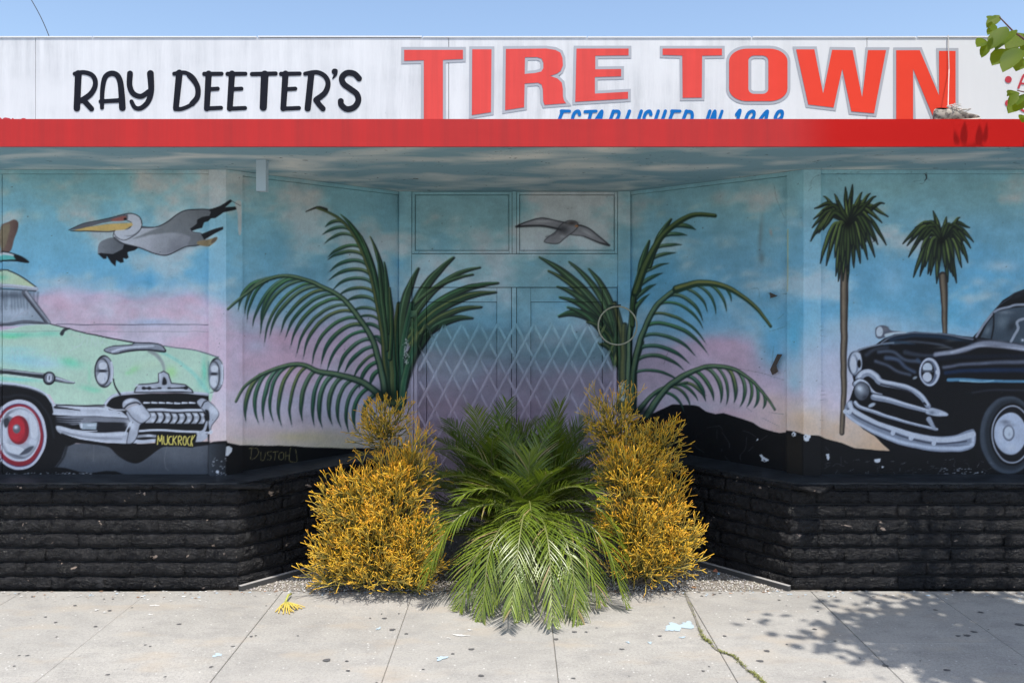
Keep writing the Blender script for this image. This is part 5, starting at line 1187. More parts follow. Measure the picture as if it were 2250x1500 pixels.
GL = {'E': [[(20, 0), (0, 1)], [(10, 0), (82, .0)], [(5, .5), (60, .48)], [(0, 1), (70, .98)]], 'S': [[(72, .16), (52, 0), (22, .1), (22, .38), (55, .55), (55, .88), (20, 1), (0, .86)]], 'T': [[(0, .03), (96, 0)], [(54, .03), (54, 1)]],
      'A': [[(0, 1), (60, 0), (72, 1)], [(24, .64), (70, .62)]], 'B': [[(20, 0), (6, 1)], [(20, .02), (66, .02), (78, .22), (60, .46), (20, .48)], [(30, .48), (78, .62), (70, .94), (6, 1)]], 'L': [[(20, 0), (4, 1)], [(4, 1), (60, .98)]],
      'I': [[(14, 0), (6, 1)]], 'H': [[(16, 0), (4, 1)], [(78, 0), (66, 1)], [(10, .5), (72, .5)]], 'D': [[(20, 0), (4, 1)], [(20, .02), (70, .06), (88, .4), (64, .88), (4, 1)]], 'N': [[(0, 1), (16, 0), (62, 1), (80, 0)]],
      '1': [[(0, .16), (22, 0), (16, 1)]], '9': [[(76, .3), (56, .5), (20, .46), (24, .12), (56, 0), (78, .12), (74, .5), (30, 1)]], '4': [[(66, 1), (62, 0), (0, .7), (84, .68)]], '8': [[(46, .46), (22, .3), (34, .04), (66, .02), (76, .26), (46, .46), (14, .66), (18, .94), (56, 1), (72, .74), (46, .46)]]}
for ch, x in [('E', 125), ('S', 232), ('T', 346), ('A', 432), ('B', 574), ('L', 716), ('I', 826), ('S', 862), ('H', 975), ('E', 1100), ('D', 1218), ('I', 1432), ('N', 1474), ('1', 1690), ('9', 1766), ('4', 1892), ('8', 2018)]:
    ink_mesh('blue_letter', it(x, GL[ch]), 1.6, .003, M['letter_blue'])
for (x, y) in ((2215.7, 175), (2215.7, 227)):
    tess('bullet', [[(x+7.6*math.cos(-a*math.pi/8), y+7.6*math.sin(-a*math.pi/8)) for a in range(16)]], .003, M['bullet_red'])
for st in ([([(2238, 193), (2252, 164), (2266, 193)], 5, 5), ([(2244, 184), (2261, 184)], 4, 4)], [([(2280, 165), (2280, 193), (2296, 193)], 5, 5)], [([(2260, 222), (2250, 217), (2241, 226), (2242, 238), (2252, 245), (2262, 240)], 5, 5)], [([(2276, 245), (2276, 218), (2292, 218)], 5, 5)]):
    ink_mesh('list_letter', st, 1.4, .003, M['bullet_red'])
for k, st in enumerate(([(2, 286), (2, 262.5), (-10, 262.5)], [(8, 286), (8, 262.5), (21, 262.5)], [(28, 286), (28, 262)], [(60, 266), (52, 262), (44, 266), (48, 275), (58, 278)])):
    ink_mesh('list_letter', [(st, 4.5, 4.5)], 1.4, .003, M['bullet_red'])

# ================================================================ folding gate, hoop, wire, shoes
gate = empty('folding_gate', 'painted steel scissor gate stretched across the recessed double doors', 'gate', (0, 7.80, 0))
def painted(b, name, parent):
    me = b.mesh(name); P = np.array(b.v, float); ca = me.color_attributes.new('paint', 'FLOAT_COLOR', 'POINT')
    C4 = np.ones((len(P), 4), np.float32); C4[:, :3] = np.clip(pigment(P)*1.0, 0, .85); ca.data.foreach_set('color', C4.ravel())
    o = link(name, me, M['mural']); o.parent = parent; o.matrix_parent_inverse = Matrix.Translation(parent.location).inverted(); return o
gx0, gx1, gz0, gz1, sl_ = -.875, .885, .06, 1.928, .526
for fam in (1, -1):
    for k in range(-13, 14):
        xk = .008+.1625*k
        pts = []
        for i in range(41):
            z = gz1-(gz1-gz0)*i/40; x = xk+fam*sl_*(gz1-z)
            if gx0 <= x <= gx1: pts.append((x, z))
        if len(pts) < 3: continue
        Yc = 7.790 if fam < 0 else 7.803
        b = MB(); hw = .0115; n_ = Vector((1, 0, 0))*1
        dx = fam*sl_; l = math.hypot(dx, 1); ax, az = 1/l*hw, dx/l*hw
        for (x, z) in pts:
            for (sx, sy) in ((-1, -.004), (-.45, -.0065), (.45, -.0065), (1, -.004), (1, .004), (-1, .004)): b.v.append((x+ax*sx, Yc+sy, z+az*sx))
        for i in range(len(pts)-1):
            for j in range(6): q = (j+1) % 6; b.f.append((i*6+j, (i+1)*6+j, (i+1)*6+q, i*6+q))
        e = (len(pts)-1)*6; b.f += [(5, 4, 3, 2, 1, 0)][::-1]+[(e, e+1, e+2, e+3, e+4, e+5)]
        painted(b, 'gate_bar', gate)
for (x0, x1, z1) in ((-.905, -.878, 2.03), (-.935, -.915, 1.98), (.888, .912, 1.95)):
    b = MB()
    for i in range(31):
        z = .02+(z1-.02)*i/30
        b.v += [(x0, 7.785, z), (x1, 7.785, z), (x1, 7.815, z), (x0, 7.815, z)]
    for i in range(30):
        for j in range(4): q = (j+1) % 4; b.f.append((i*4+j, i*4+q, (i+1)*4+q, (i+1)*4+j))
    b.f += [(3, 2, 1, 0), (120, 121, 122, 123)]
    painted(b, 'gate_post', gate)
b = MB(); b.box(-.935, -.88, 7.765, 7.785, 1.99, 2.05); painted(b, 'gate_latch', gate)

hc = at(1357, 715, 7.74); b = MB(); b.sm = True
for i in range(48):
    a = 2*math.pi*i/48; rr = .172*(1+.012*math.sin(2*a+.6)); cx, cz = math.cos(a), math.sin(a)
    for j in range(6): w_ = 2*math.pi*j/6; q = rr+.0072*math.cos(w_); b.v.append((hc.x+q*cx, 7.74+.0072*math.sin(w_)+.02*cz, hc.z+q*cz))
for i in range(48):
    for j in range(6): b.f.append((i*6+j, ((i+1) % 48)*6+j, ((i+1) % 48)*6+(j+1) % 6, i*6+(j+1) % 6))
hoop = b.build('wire_hoop', M['hoop']); tag(hoop, 'thin pale hoop hung flat against the mural beside the right door jamb', 'hoop')
b = MB(); b.tube([(hc.x-.03, 7.86, hc.z+.185), (hc.x-.02, 7.75, hc.z+.178), (hc.x+.03, 7.735, hc.z+.184)], .006, 5); o = b.build('hook', M['curb'], hoop)

q0, q1 = at(30, -60, 9.0), at(112, 92, 9.0)
b = MB(); b.tube([q0+(q1-q0)*t+Vector((.05*math.sin(t*3.1), 0, -.03*math.sin(t*3.1))) for t in [i/10 for i in range(11)]], .0042, 5)
tag(b.build('overhead_wire', M['wire']), 'thin dark wire slanting down from the sky behind the sign board', 'wire')

def sneaker(name, loc, rz, roll, label):
    root = empty(name, label, 'shoe', loc, 'worn sneakers hung by their laces on the sign ledge'); root.rotation_euler = (roll, 0, rz)
    L = .285; r_ = random.Random(int(loc[0]*1000))
    def loft(secs, nm, mat, k=14):
        b = MB(); b.sm = True
        for (s_, w_, z0, z1, p) in secs:
            for j in range(k):
                a = 2*math.pi*j/k; ca, sa = math.cos(a), math.sin(a)
                b.v.append((s_*L, w_*math.copysign(abs(ca)**p, ca), (z0+z1)/2+(z1-z0)/2*math.copysign(abs(sa)**p, sa)))
        n = len(secs)
        for i in range(n-1):
            for j in range(k): b.f.append((i*k+j, (i+1)*k+j, (i+1)*k+(j+1) % k, i*k+(j+1) % k))
        b.f += [tuple(range(k)), tuple(reversed(range((n-1)*k, n*k)))]
        o = b.build(nm, mat, root); return o
    loft([(-.01, .018, .0, .03, .7), (.03, .034, 0, .032, .6), (.25, .036, 0, .028, .6), (.5, .036, .0, .026, .6), (.75, .046, .0, .026, .6), (.92, .038, .006, .032, .7), (1.0, .016, .014, .036, .8)], 'sole', M['sole'])
    up = loft([(.0, .016, .02, .085, .8), (.03, .028, .02, .1, .8), (.2, .032, .02, .095, .8), (.36, .033, .02, .1, .8), (.46, .034, .02, .098, .8), (.6, .037, .02, .082, .8), (.75, .041, .02, .064, .8), (.9, .034, .022, .054, .8), (.98, .016, .026, .044, .9)], 'upper', M['shoe'])
    b = MB(); b.v = [(.19*L+.14*L*math.cos(k*.524), .022*math.sin(k*.524), .1015-.003*math.cos(k*.524)) for k in range(12)]; b.f = [tuple(range(12))]; b.build('opening_shade', M['dark'], root)  # flat dark disc stands in for the shade inside the shoe
    for k in range(5):
        b = MB(); b.tube([(r_.uniform(.25, .6)*L, r_.uniform(-.05, .04), r_.uniform(.085, .125)) for _ in range(5)], .003, 5); b.build('lace', M['lace'], root)
    for i in range(5):
        x = (.4+i*.07)*L; z = .1-i*.009
        b = MB(); b.tube([(x, -.026, z-.008), (x+.004, 0, z+.004), (x, .026, z-.008)], .003, 5); b.build('lace', M['lace'], root)
    b = MB(); b.tube([(.38*L, .0, .105), (.33*L, .03, .12), (.40*L, .05, .108), (.44*L, .012, .108), (.36*L, -.035, .115), (.42*L, -.045, .098)], .003, 5); b.build('lace', M['lace'], root)
    return root
p = at(2048, 262, 5.68)
s1 = sneaker('sneaker', (p.x, 5.66, 3.292), math.radians(-8), 0, 'worn grey sneaker lying laced side up on the fascia ledge under the N')
s2 = sneaker('sneaker', (p.x+.10, 5.76, 3.292), math.radians(6), math.radians(10), 'second worn sneaker, its toe pointing past the N, behind the other')
b = MB(); st = at(2083, 84, SY-.01); b.tube([(st.x, SY-.012, TOPZ+.015), (st.x+.002, SY-.02, 3.7), (p.x+.115, 5.70, 3.41), (p.x+.11, 5.66, 3.398)], .0035, 5)
tag(b.build('shoe_lace', M['lace']), 'long pale lace hanging from the sign top down to the sneakers', 'lace')

# ================================================================ plants
def stick_shrub(name, label, clumps, base, n, seed, top_z):
    """firestick euphorbia: pencil stems forking upward, yellow to orange tips"""
    r = random.Random(seed); root = empty(name, label, 'shrub', base, 'firestick shrubs either side of the palms')
    b = MB(); b.c = []; b.sm = True
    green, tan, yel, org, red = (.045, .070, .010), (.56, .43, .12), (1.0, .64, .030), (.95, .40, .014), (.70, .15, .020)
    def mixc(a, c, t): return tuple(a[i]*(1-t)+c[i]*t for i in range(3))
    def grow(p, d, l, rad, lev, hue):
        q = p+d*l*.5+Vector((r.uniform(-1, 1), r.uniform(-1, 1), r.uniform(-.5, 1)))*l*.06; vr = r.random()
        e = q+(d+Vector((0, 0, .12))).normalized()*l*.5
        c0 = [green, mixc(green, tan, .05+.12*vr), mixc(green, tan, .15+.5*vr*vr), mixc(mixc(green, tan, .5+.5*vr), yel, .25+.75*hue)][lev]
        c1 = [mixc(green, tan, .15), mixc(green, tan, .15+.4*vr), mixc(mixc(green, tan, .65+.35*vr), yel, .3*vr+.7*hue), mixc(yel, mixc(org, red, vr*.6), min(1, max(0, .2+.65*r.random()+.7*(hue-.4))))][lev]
        if lev == 3: b.tube([p, e], [rad, rad*.8], 4, True, [c0, c1])
        else: b.tube([p, q, e], [rad, rad*.92, rad*.82], 4, False, [c0, mixc(c0, c1, .5), c1])
        if lev == 3: return
        k = r.choice((1, 2, 2)) if lev == 2 else r.choice((2, 2, 3))
        a0 = r.uniform(0, 6.28)
        for i in range(k):
            a = a0+6.283*i/k+r.uniform(-.4, .4); sp = r.uniform(.30, .60)
            x = d.orthogonal().normalized(); y = d.cross(x)
            nd = (d*math.cos(sp)+(x*math.cos(a)+y*math.sin(a))*math.sin(sp)+Vector((0, 0, .10))).normalized()
            grow(e, nd, l*r.uniform(.48, .78), rad*.84, lev+1, hue)
    tot = sum(c[3]*c[4] for c in clumps)
    bz = Vector(base)
    for (cx, cy, cz, rx, rz, ry, hue) in clumps:
        cnt = int(n*rx*rz/tot)
        for i in range(cnt):
            th = r.uniform(0, 6.283); ph = math.acos(r.uniform(-.8, 1))
            if math.sin(th) > .35 and r.random() < .75: th = -th          # few sprigs where only the wall could see them
            o = Vector((math.sin(ph)*math.cos(th), math.sin(ph)*math.sin(th), math.cos(ph)))
            rr = (r.uniform(.40, .92) if r.random() < .72 else r.uniform(.1, .45))*(1+.20*math.sin(5*th+cx*9)*math.sin(4*ph+cz*7))
            p = Vector((cx+o.x*rx*rr, cy+o.y*ry*rr, max(cz+o.z*rz*rr, .03)))
            d = (Vector((o.x, o.y, o.z*.8))*.85+Vector((0, 0, .55))+Vector((r.uniform(-1, 1), r.uniform(-1, 1), r.uniform(-1, 1)))*.45).normalized()
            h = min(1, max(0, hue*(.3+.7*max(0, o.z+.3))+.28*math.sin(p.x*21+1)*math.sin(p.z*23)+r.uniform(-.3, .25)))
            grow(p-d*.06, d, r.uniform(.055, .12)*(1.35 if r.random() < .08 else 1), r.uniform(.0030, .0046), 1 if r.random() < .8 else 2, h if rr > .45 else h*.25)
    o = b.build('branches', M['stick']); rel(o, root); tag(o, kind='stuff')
    # woody stems from the soil into each clump
    b = MB()
    for (cx, cy, cz, rx, rz, ry, hue) in clumps:
        for k in range(5):
            e = Vector((cx+r.uniform(-.5, .5)*rx, cy+r.uniform(-.5, .5)*ry, cz+r.uniform(-.2, .4)*rz)); s_ = bz+Vector((r.uniform(-.1, .1), r.uniform(-.05, .1), 0))
            mpt = (s_+e)/2+Vector((r.uniform(-.05, .05), r.uniform(-.05, .05), -.05)); b.tube([s_, mpt, e], [.016, .011, .006], 5)
    rel(b.build('stem', M['bark']), root)
    return root
def clump(x, y, Y, wpx, hpx, dep, hue):       # a rounded mass seen at pixel x, y, half-width and half-height in pixels
    p = at(x, y, Y); return (p.x, p.y, p.z, wpx*Y/F, hpx*Y/F, dep, hue)
stick_shrub('firestick_shrub', 'bushy orange and yellow firestick shrub left of the palms, nearer the painted green car',
            [clump(835, 1185, 6.42, 132, 118, .34, .55), clump(772, 1110, 6.40, 74, 82, .26, .8), clump(860, 1085, 6.42, 92, 88, .28, .85), clump(905, 1030, 6.52, 54, 70, .22, .95), clump(845, 950, 6.78, 62, 76, .24, .62), clump(745, 1215, 6.38, 60, 70, .22, .35), clump(915, 1210, 6.36, 62, 84, .24, .5), clump(830, 1262, 6.36, 110, 44, .26, .3), clump(745, 1262, 6.40, 56, 40, .2, .25), clump(905, 1268, 6.34, 60, 40, .2, .35)], (-.98, 6.5, 0), 1750, 21, 1.4)
stick_shrub('firestick_shrub', 'orange and yellow firestick shrub right of the palms, spilling toward the black blocks',
            [clump(1400, 1170, 6.44, 96, 112, .32, .55), clump(1375, 1050, 6.46, 66, 84, .26, .85), clump(1348, 945, 6.76, 58, 82, .24, .62), clump(1447, 985, 6.74, 42, 72, .2, .7), clump(1455, 1110, 6.50, 58, 76, .24, .7), clump(1478, 1190, 6.42, 56, 62, .2, .42), clump(1400, 1030, 6.62, 80, 70, .24, .4), clump(1410, 1240, 6.42, 84, 44, .24, .3), clump(1470, 1235, 6.44, 50, 36, .18, .3)], (.95, 6.55, 0), 1550, 22, 1.4)

def frond_mesh(seed, L, elev, droop, width, n, floor, lean=0.0):
    """one pinnate frond in its own frame: base at the origin, growing toward -y (azimuth 0)"""
    r = random.Random(seed); b = MB(); b.c = []; b.sm = True
    N = 16; p = Vector((0, 0, 0)); e = elev; az = 0; pts = [p.copy()]; dirs = []
    for i in range(N):
        d = Vector((math.sin(az), -math.cos(az)*math.cos(e), math.sin(e))).normalized(); dirs.append(d)
        p = p+d*(L/N); p.z = max(p.z, floor+.012); pts.append(p.copy()); e = max(e-droop/N*(.35+1.3*i/N), math.radians(-68)); az += lean/N
    dirs.append(dirs[-1])
    rc = (.22, .24, .08)
    b.tube(pts, [.0085*(1-.8*i/N)+.0012 for i in range(N+1)], 5, True, [rc]*(N+1))
    for i in range(n):
        t = .14+.86*(i+.5)/n; k = t*N; k0 = min(int(k), N-1); f = k-k0
        o = pts[k0].lerp(pts[k0+1], f); d = dirs[k0]
        side0 = d.cross(Vector((0, 0, 1)))
        if side0.length < .1: side0 = Vector((1, 0, 0))
        side0.normalize(); up = side0.cross(d).normalized()
        prof = math.sin(math.pi*min(1, (t*.76+.18)))**.6
        for sg in (-1, 1):
            ll = width*prof*r.uniform(.82, 1.12); sweep = math.radians(52-26*t+r.uniform(-5, 5))
            v = (d*math.cos(sweep)+side0*sg*math.sin(sweep)+up*(.22+r.uniform(-.12, .12))).normalized()
            w0 = .0052*r.uniform(.75, 1.15); g = r.random()
            dry = r.random() < .035
            base = Vector((.048, .092, .011)).lerp(Vector((.235, .30, .024)), g*.6+.3*t)
            if dry: base = Vector((.34, .26, .11))
            if r.random() < .03: continue
            q = o.copy(); S = 5; rows = []
            for s_ in range(S+1):
                u = s_/S; ww = w0*(.55+1.0*u if u < .35 else 1.0*(1-((u-.35)/.65)**1.6)+.04)
                wd = v.cross(up).normalized()
                rows.append((q-wd*ww+up*ww*.35, q.copy(), q+wd*ww+up*ww*.35, u))
                v = (v+Vector((0, 0, -1))*(.035+.075*u)*(.8+.4*droop)).normalized(); q = q+v*(ll/S); q.z = max(q.z, floor+.006+.004*g)
            n0 = len(b.v)
            for (a, c, e_, u) in rows:
                cc = tuple(base.lerp(Vector((.22, .22, .045)), max(0, u-.75)*1.6)); b.v += [tuple(a), tuple(c), tuple(e_)]; b.c += [cc, cc, cc]
            for s_ in range(S):
                i0 = n0+s_*3; b.f += [(i0, i0+1, i0+4, i0+3), (i0+1, i0+2, i0+5, i0+4)]
    me = b.mesh('frond'); me.materials.append(M['frond']); return me
def landing(L, el, h):            # the droop that lets a frond's tip come down to the ground
    lo, hi = 20, 170
    for _ in range(30):
        dr = (lo+hi)/2; e = el; z = h
        for i in range(16): z += math.sin(math.radians(e))*L/16; e = max(e-dr/16*(.35+1.3*i/16), -68)
        if z > .03: lo = dr
        else: hi = dr
    return dr
def palm(name, label, base, h, fronds, seed):
    root = empty(name, label, 'palm', base, 'palms in the alcove bed'); r = random.Random(seed)
    b = MB(); b.tube([(0, 0, 0), (0, 0, h*.5), (0, 0, h+.02)], [.055, .06, .045], 9)
    for k in range(26): a = r.uniform(0, 6.28); z = r.uniform(.04, h); b.tube([(.045*math.cos(a), .045*math.sin(a), z), (.085*math.cos(a), .085*math.sin(a), z+.06)], [.016, .006], 4)
    b.build('trunk', M['bark'], root)
    for i, (az, L, el, dr, wd, lean) in enumerate(fronds):
        L *= r.uniform(.92, 1.08); el += r.uniform(-5, 6)
        if dr is None: dr = landing(L, el, h)
        me = frond_mesh(seed*50+i, L, math.radians(el), math.radians(dr+r.uniform(-3, 3)), wd, int(18+L*19), -h, math.radians(lean))
        o = link('frond', me, None, root, (0, 0, h)); o.rotation_euler = (math.radians(r.uniform(-3, 3)), math.radians(r.uniform(-7, 7)) if el < 60 else 0, math.radians(az+r.uniform(-5, 5)))
    return root
palm('palm_plant', 'low spreading shaded palm just behind the bright palm, between the shrubs', (.0, 6.82, 0), .28, [(az+R.uniform(-6, 6), L, el, dr, .28, 0) for az, L, el, dr in [(-96, 1.0, 44, 70), (-72, 1.0, 46, 76), (-118, .95, 52, 66), (96, 1.0, 44, 70), (74, 1.0, 46, 76), (118, .95, 52, 66), (-50, .9, 60, 60), (50, .9, 60, 60), (-84, .85, 26, 60), (84, .85, 28, 60), (160, .9, 66, 50), (-160, .9, 66, 50), (-62, .95, 34, 70), (64, .95, 34, 70), (-88, .95, 14, 40), (-104, .95, 22, 46), (-74, .95, 6, 36), (88, .95, 14, 40), (104, .95, 22, 46), (-96, 1.05, 34, 50), (-110, 1.05, 40, 46), (-58, .9, 20, 50)]], 8)
hp = at(1160, 1135, 6.50)
palm('palm_plant', 'bright green feathery palm with fronds arching down over the sidewalk', (hp.x, 6.50, 0), hp.z,
     [(-10, 1.22, 24, None, .29, 0), (9, 1.18, 22, None, .29, 2), (-28, 1.20, 24, None, .29, -3), (28, 1.20, 24, None, .29, 3), (47, 1.14, 24, None, .28, 4), (-46, 1.16, 24, None, .29, -4), (-66, 1.04, 30, None, .28, -4), (66, 1.04, 30, None, .28, 4),
      (0, .98, 6, None, .28, 0), (-19, .98, 8, None, .28, 0), (19, .98, 10, None, .28, 0), (-37, .96, 8, None, .28, 0), (38, .96, 8, None, .28, 0),
      (4, .66, 44, 96, .27, 0), (-50, .74, 48, 92, .27, 0), (54, .74, 46, 92, .27, 0), (-84, .90, 48, 90, .28, 0), (88, .92, 46, 90, .28, 0), (-108, .85, 56, 76, .27, 0), (108, .86, 54, 76, .27, 0), (0, .52, 78, 22, .26, 0), (30, .56, 66, 50, .24, 0), (-32, .62, 62, 56, .24, 0), (150, .8, 70, 56, .25, 0), (-150, .85, 68, 58, .25, 0)], 3)
for (nm, lb, x, Y, h, sd, extra) in [('palm_plant', 'shaded dark green palm before the folding gate, left of the two rear palms', -.20, 7.12, .30, 5, 0), ('palm_plant', 'shaded dark green palm before the folding gate, right of the two rear palms', .30, 7.18, .30, 6, 10)]:
    palm(nm, lb, (x, Y, 0), h, [(az+extra+R.uniform(-8, 8), R.uniform(.82, 1.08), el, dr, .29, 0) for az, el, dr in [(0, 72, 46), (40, 68, 62), (-42, 70, 60), (80, 66, 66), (-80, 66, 70), (120, 74, 50), (-120, 74, 50), (170, 80, 40), (20, 84, 26), (-20, 80, 34), (62, 52, 80), (-62, 50, 84), (0, 50, 84), (-100, 48, 80), (100, 48, 82), (30, 62, 66), (-30, 60, 70), (-52, 76, 48), (52, 78, 44), (-145, 66, 60), (145, 66, 60)]], sd)

# gravel, litter and weeds
r = random.Random(5); b = MB(); b.c = []
for i in range(7500):
    Y = 6.378+abs(r.gauss(0, .32)) if r.random() < .75 else r.uniform(6.38, 7.7)
    if Y > 7.8: continue
    lim = 2.03-(Y-6.4)*.875-.06; X_ = r.uniform(-lim, lim)
    if abs(X_) < .6 and r.random() < .5: continue
    s_ = r.uniform(.0035, .0095); z = r.uniform(.0, .006); n0 = len(b.v); a = r.uniform(0, 3)
    ca, sa = math.cos(a)*s_, math.sin(a)*s_
    b.v += [(X_+ca, Y+sa, z), (X_-sa*.7, Y+ca*.7, z), (X_-ca, Y-sa, z), (X_+sa*.7, Y-ca*.7, z), (X_+r.uniform(-.3, .3)*s_, Y+r.uniform(-.3, .3)*s_, z+s_*.8)]
    g = r.uniform(.25, .75); cc = (g, g*r.uniform(.90, .98), g*r.uniform(.78, .93)); b.c += [cc]*5
    b.f += [(n0, n0+1, n0+4), (n0+1, n0+2, n0+4), (n0+2, n0+3, n0+4), (n0+3, n0, n0+4)]
tag(b.build('gravel', M['tint']), 'pale crushed gravel around the plants in the alcove', 'gravel', kind='stuff')
b = MB(); b.c = []
for i in range(620):                 # flakes of paint and grit swept against the foot of the wall
    X_ = r.uniform(-4, 4); Y = 6.375-abs(r.gauss(0, .10 if abs(X_) > 2 else .05)); s_ = r.uniform(.003, .011)*(1.5 if r.random() < .06 else 1)
    if abs(X_) > 1.9 and Y > 6.37: continue
    n0 = len(b.v); a = r.uniform(0, 6); k = 5
    for j in range(k): w_ = a+6.283*j/k; q = s_*r.uniform(.5, 1.2); b.v.append((X_+q*math.cos(w_)*1.3, Y+q*math.sin(w_), .003+r.uniform(0, .0035)))
    g = r.choice([(.78, .77, .74), (.7, .69, .66), (.5, .46, .40), (.34, .20, .12), (.5, .6, .68), (.16, .15, .14)]); b.c += [g]*k; b.f.append(tuple(n0+j for j in range(k)))
tag(b.build('paint_flakes', M['tint']), 'loose flakes of paint and grit along the foot of the wall', 'debris', kind='stuff')
def blotch(name, c, rx, ry, mat, seed, n=16, z=.0035, parent=walk, lobes=.35):
    q = random.Random(seed); b = MB(); ph = [q.uniform(0, 6) for _ in range(4)]
    for i in range(n):
        a = 6.283*i/n; k = 1+lobes*(math.sin(2*a+ph[0])*.5+math.sin(3*a+ph[1])*.5+math.sin(5*a+ph[2])*.4)+q.uniform(-.12, .12)*lobes*2
        b.v.append((c[0]+rx*k*math.cos(a), c[1]+ry*k*math.sin(a), z))
    b.f.append(tuple(range(n))); return b.build(name, mat, parent)
gums = [(718, 1450, .032), (845, 1358, .02), (862, 1383, .026), (893, 1392, .015), (1262, 1388, .02), (1288, 1388, .014), (1222, 1404, .022), (1366, 1426, .02), (1036, 1426, .022), (995, 1436, .014), (1057, 1484, .022), (762, 1452, .014), (765, 1473, .016), (394, 1371, .02), (100, 1355, .012), (122, 1367, .014), (210, 1376, .016), (241, 1341, .018), (237, 1482, .016), (552, 1398, .014), (562, 1396, .01), (512, 1420, .016), (464, 1465, .016), (1450, 1397, .018), (1685, 1430, .024), (1670, 1452, .026), (1545, 1474, .014), (1790, 1382, .02), (1645, 1360, .016), (1592, 1397, .016), (2140, 1388, .026), (2125, 1396, .03), (2105, 1397, .02), (2240, 1372, .036), (2055, 1340, .02), (2155, 1345, .024), (1930, 1324, .016), (1712, 1318, .014), (1945, 1462, .024), (2080, 1472, .024), (1260, 1490, .016), (930, 1470, .01), (330, 1420, .012), (60, 1440, .014), (165, 1330, .016), (290, 1335, .012), (650, 1340, .012)]
for i, (x, y, s_) in enumerate(gums): blotch('gum_spot', on_ground(x, y), s_*.78, s_*.62, M['gum'], i, 14, .003+.0001*(i % 5), lobes=.22)
for i in range(70):
    x = r.uniform(-4, 4.2); y = r.uniform(4.3, 6.3); blotch('gum_spot', (x, y), r.uniform(.004, .011), r.uniform(.004, .009), M['gum'], 300+i, 9, .0028)
for i, (x, y, rx, ry, mt) in enumerate([(1492, 1376, .075, .07, 'blue_splash'), (1470, 1382, .03, .03, 'blue_splash'), (1512, 1370, .035, .03, 'blue_splash'), (970, 1446, .028, .03, 'blue_splash'), (478, 1439, .03, .02, 'blue_splash'), (1428, 1412, .014, .014, 'blue_splash'), (1380, 1411, .012, .012, 'blue_splash'), (832, 1381, .012, .02, 'blue_splash'), (1500, 1400, .016, .014, 'blue_splash'), (1012, 1396, .045, .014, 'white_splash'), (985, 1402, .014, .008, 'white_splash'), (1032, 1384, .016, .010, 'white_splash'), (340, 1330, .03, .014, 'white_splash'), (330, 1350, .014, .012, 'white_splash'), (212, 1340, .014, .010, 'white_splash'), (230, 1345, .012, .008, 'white_splash')]):
    blotch('paint_splash', on_ground(x, y), rx, ry, M[mt], 700+i, 22, .0034+.0002*(i % 4), lobes=.55)
# the crack in the paving and the weeds that grow in it
path = [on_ground(*q) for q in ((1504, 1300), (1525, 1350), (1544, 1398), (1560, 1412), (1578, 1430), (1612, 1443), (1640, 1470), (1662, 1486), (1690, 1512), (1740, 1556), (1830, 1640), (1960, 1740))]
sp = smooth([(p_.x, p_.y) for p_ in path], False, 6); b = MB()
for i, q in enumerate(sp): w_ = r.uniform(.005, .012); b.v += [(q[0]-w_, q[1], .0045), (q[0]+w_, q[1]+r.uniform(-.004, .004), .0045)]
for i in range(len(sp)-1): b.f.append((2*i, 2*i+1, 2*i+3, 2*i+2))
b.build('crack', M['joint'], walk)
b = MB()
for i in range(900):
    k = r.choice([r.uniform(10, 19), r.uniform(24, 35), r.uniform(38, 47), r.uniform(0, 47)]); k0 = min(int(k), len(sp)-2); q = sp[k0]+(sp[k0+1]-sp[k0])*(k-k0)
    a = r.uniform(0, 6.283); l = r.uniform(.004, .013); x, y = q[0]+r.gauss(0, .008), q[1]+r.gauss(0, .006); z = r.uniform(.002, .008); n0 = len(b.v)
    dx, dy = math.cos(a)*l, math.sin(a)*l
    b.v += [(x, y, z), (x+dx*.5-dy*.3, y+dy*.5+dx*.3, z+l*.5), (x+dx, y+dy, z+l*.6), (x+dx*.5+dy*.3, y+dy*.5-dx*.3, z+l*.4)]; b.f.append((n0, n0+1, n0+2, n0+3))
tag(b.build('crack_weeds', M['weed']), 'low yellow green weeds growing in the sidewalk crack', 'weeds', kind='stuff')
# fallen sprig
g0 = on_ground(640, 1310); b = MB(); b.c = []
tips = [(605, 1345), (612, 1348), (622, 1350), (630, 1348), (640, 1345), (648, 1340), (655, 1340), (664, 1338), (617, 1338), (636, 1350)]
j0 = on_ground(627, 1328)+Vector((0, 0, .02)); b.tube([g0+Vector((0, 0, .02)), (g0+j0)/2+Vector((0, 0, .03)), j0], .0075, 6, True, [(.45, .46, .10)]*3)
for i, t_ in enumerate(tips):
    e = on_ground(*t_)+Vector((0, 0, .006)); mm = j0.lerp(e, .5)+Vector((r.uniform(-.01, .01), 0, .012))
    b.tube([j0, mm, e], [.006, .005, .004], 5, True, [(.50, .48, .12), (.62, .50, .10), (.66, .48, .10)])
    if i % 2: e2 = mm+(e-mm)*.8+Vector((.03, .01, 0)); b.tube([mm, e2], [.0045, .0035], 5, True, [(.6, .5, .1), (.64, .46, .1)])
b.sm = True; tag(b.build('fallen_sprig', M['tint']), 'broken yellow firestick sprig lying on the sidewalk', 'sprig')
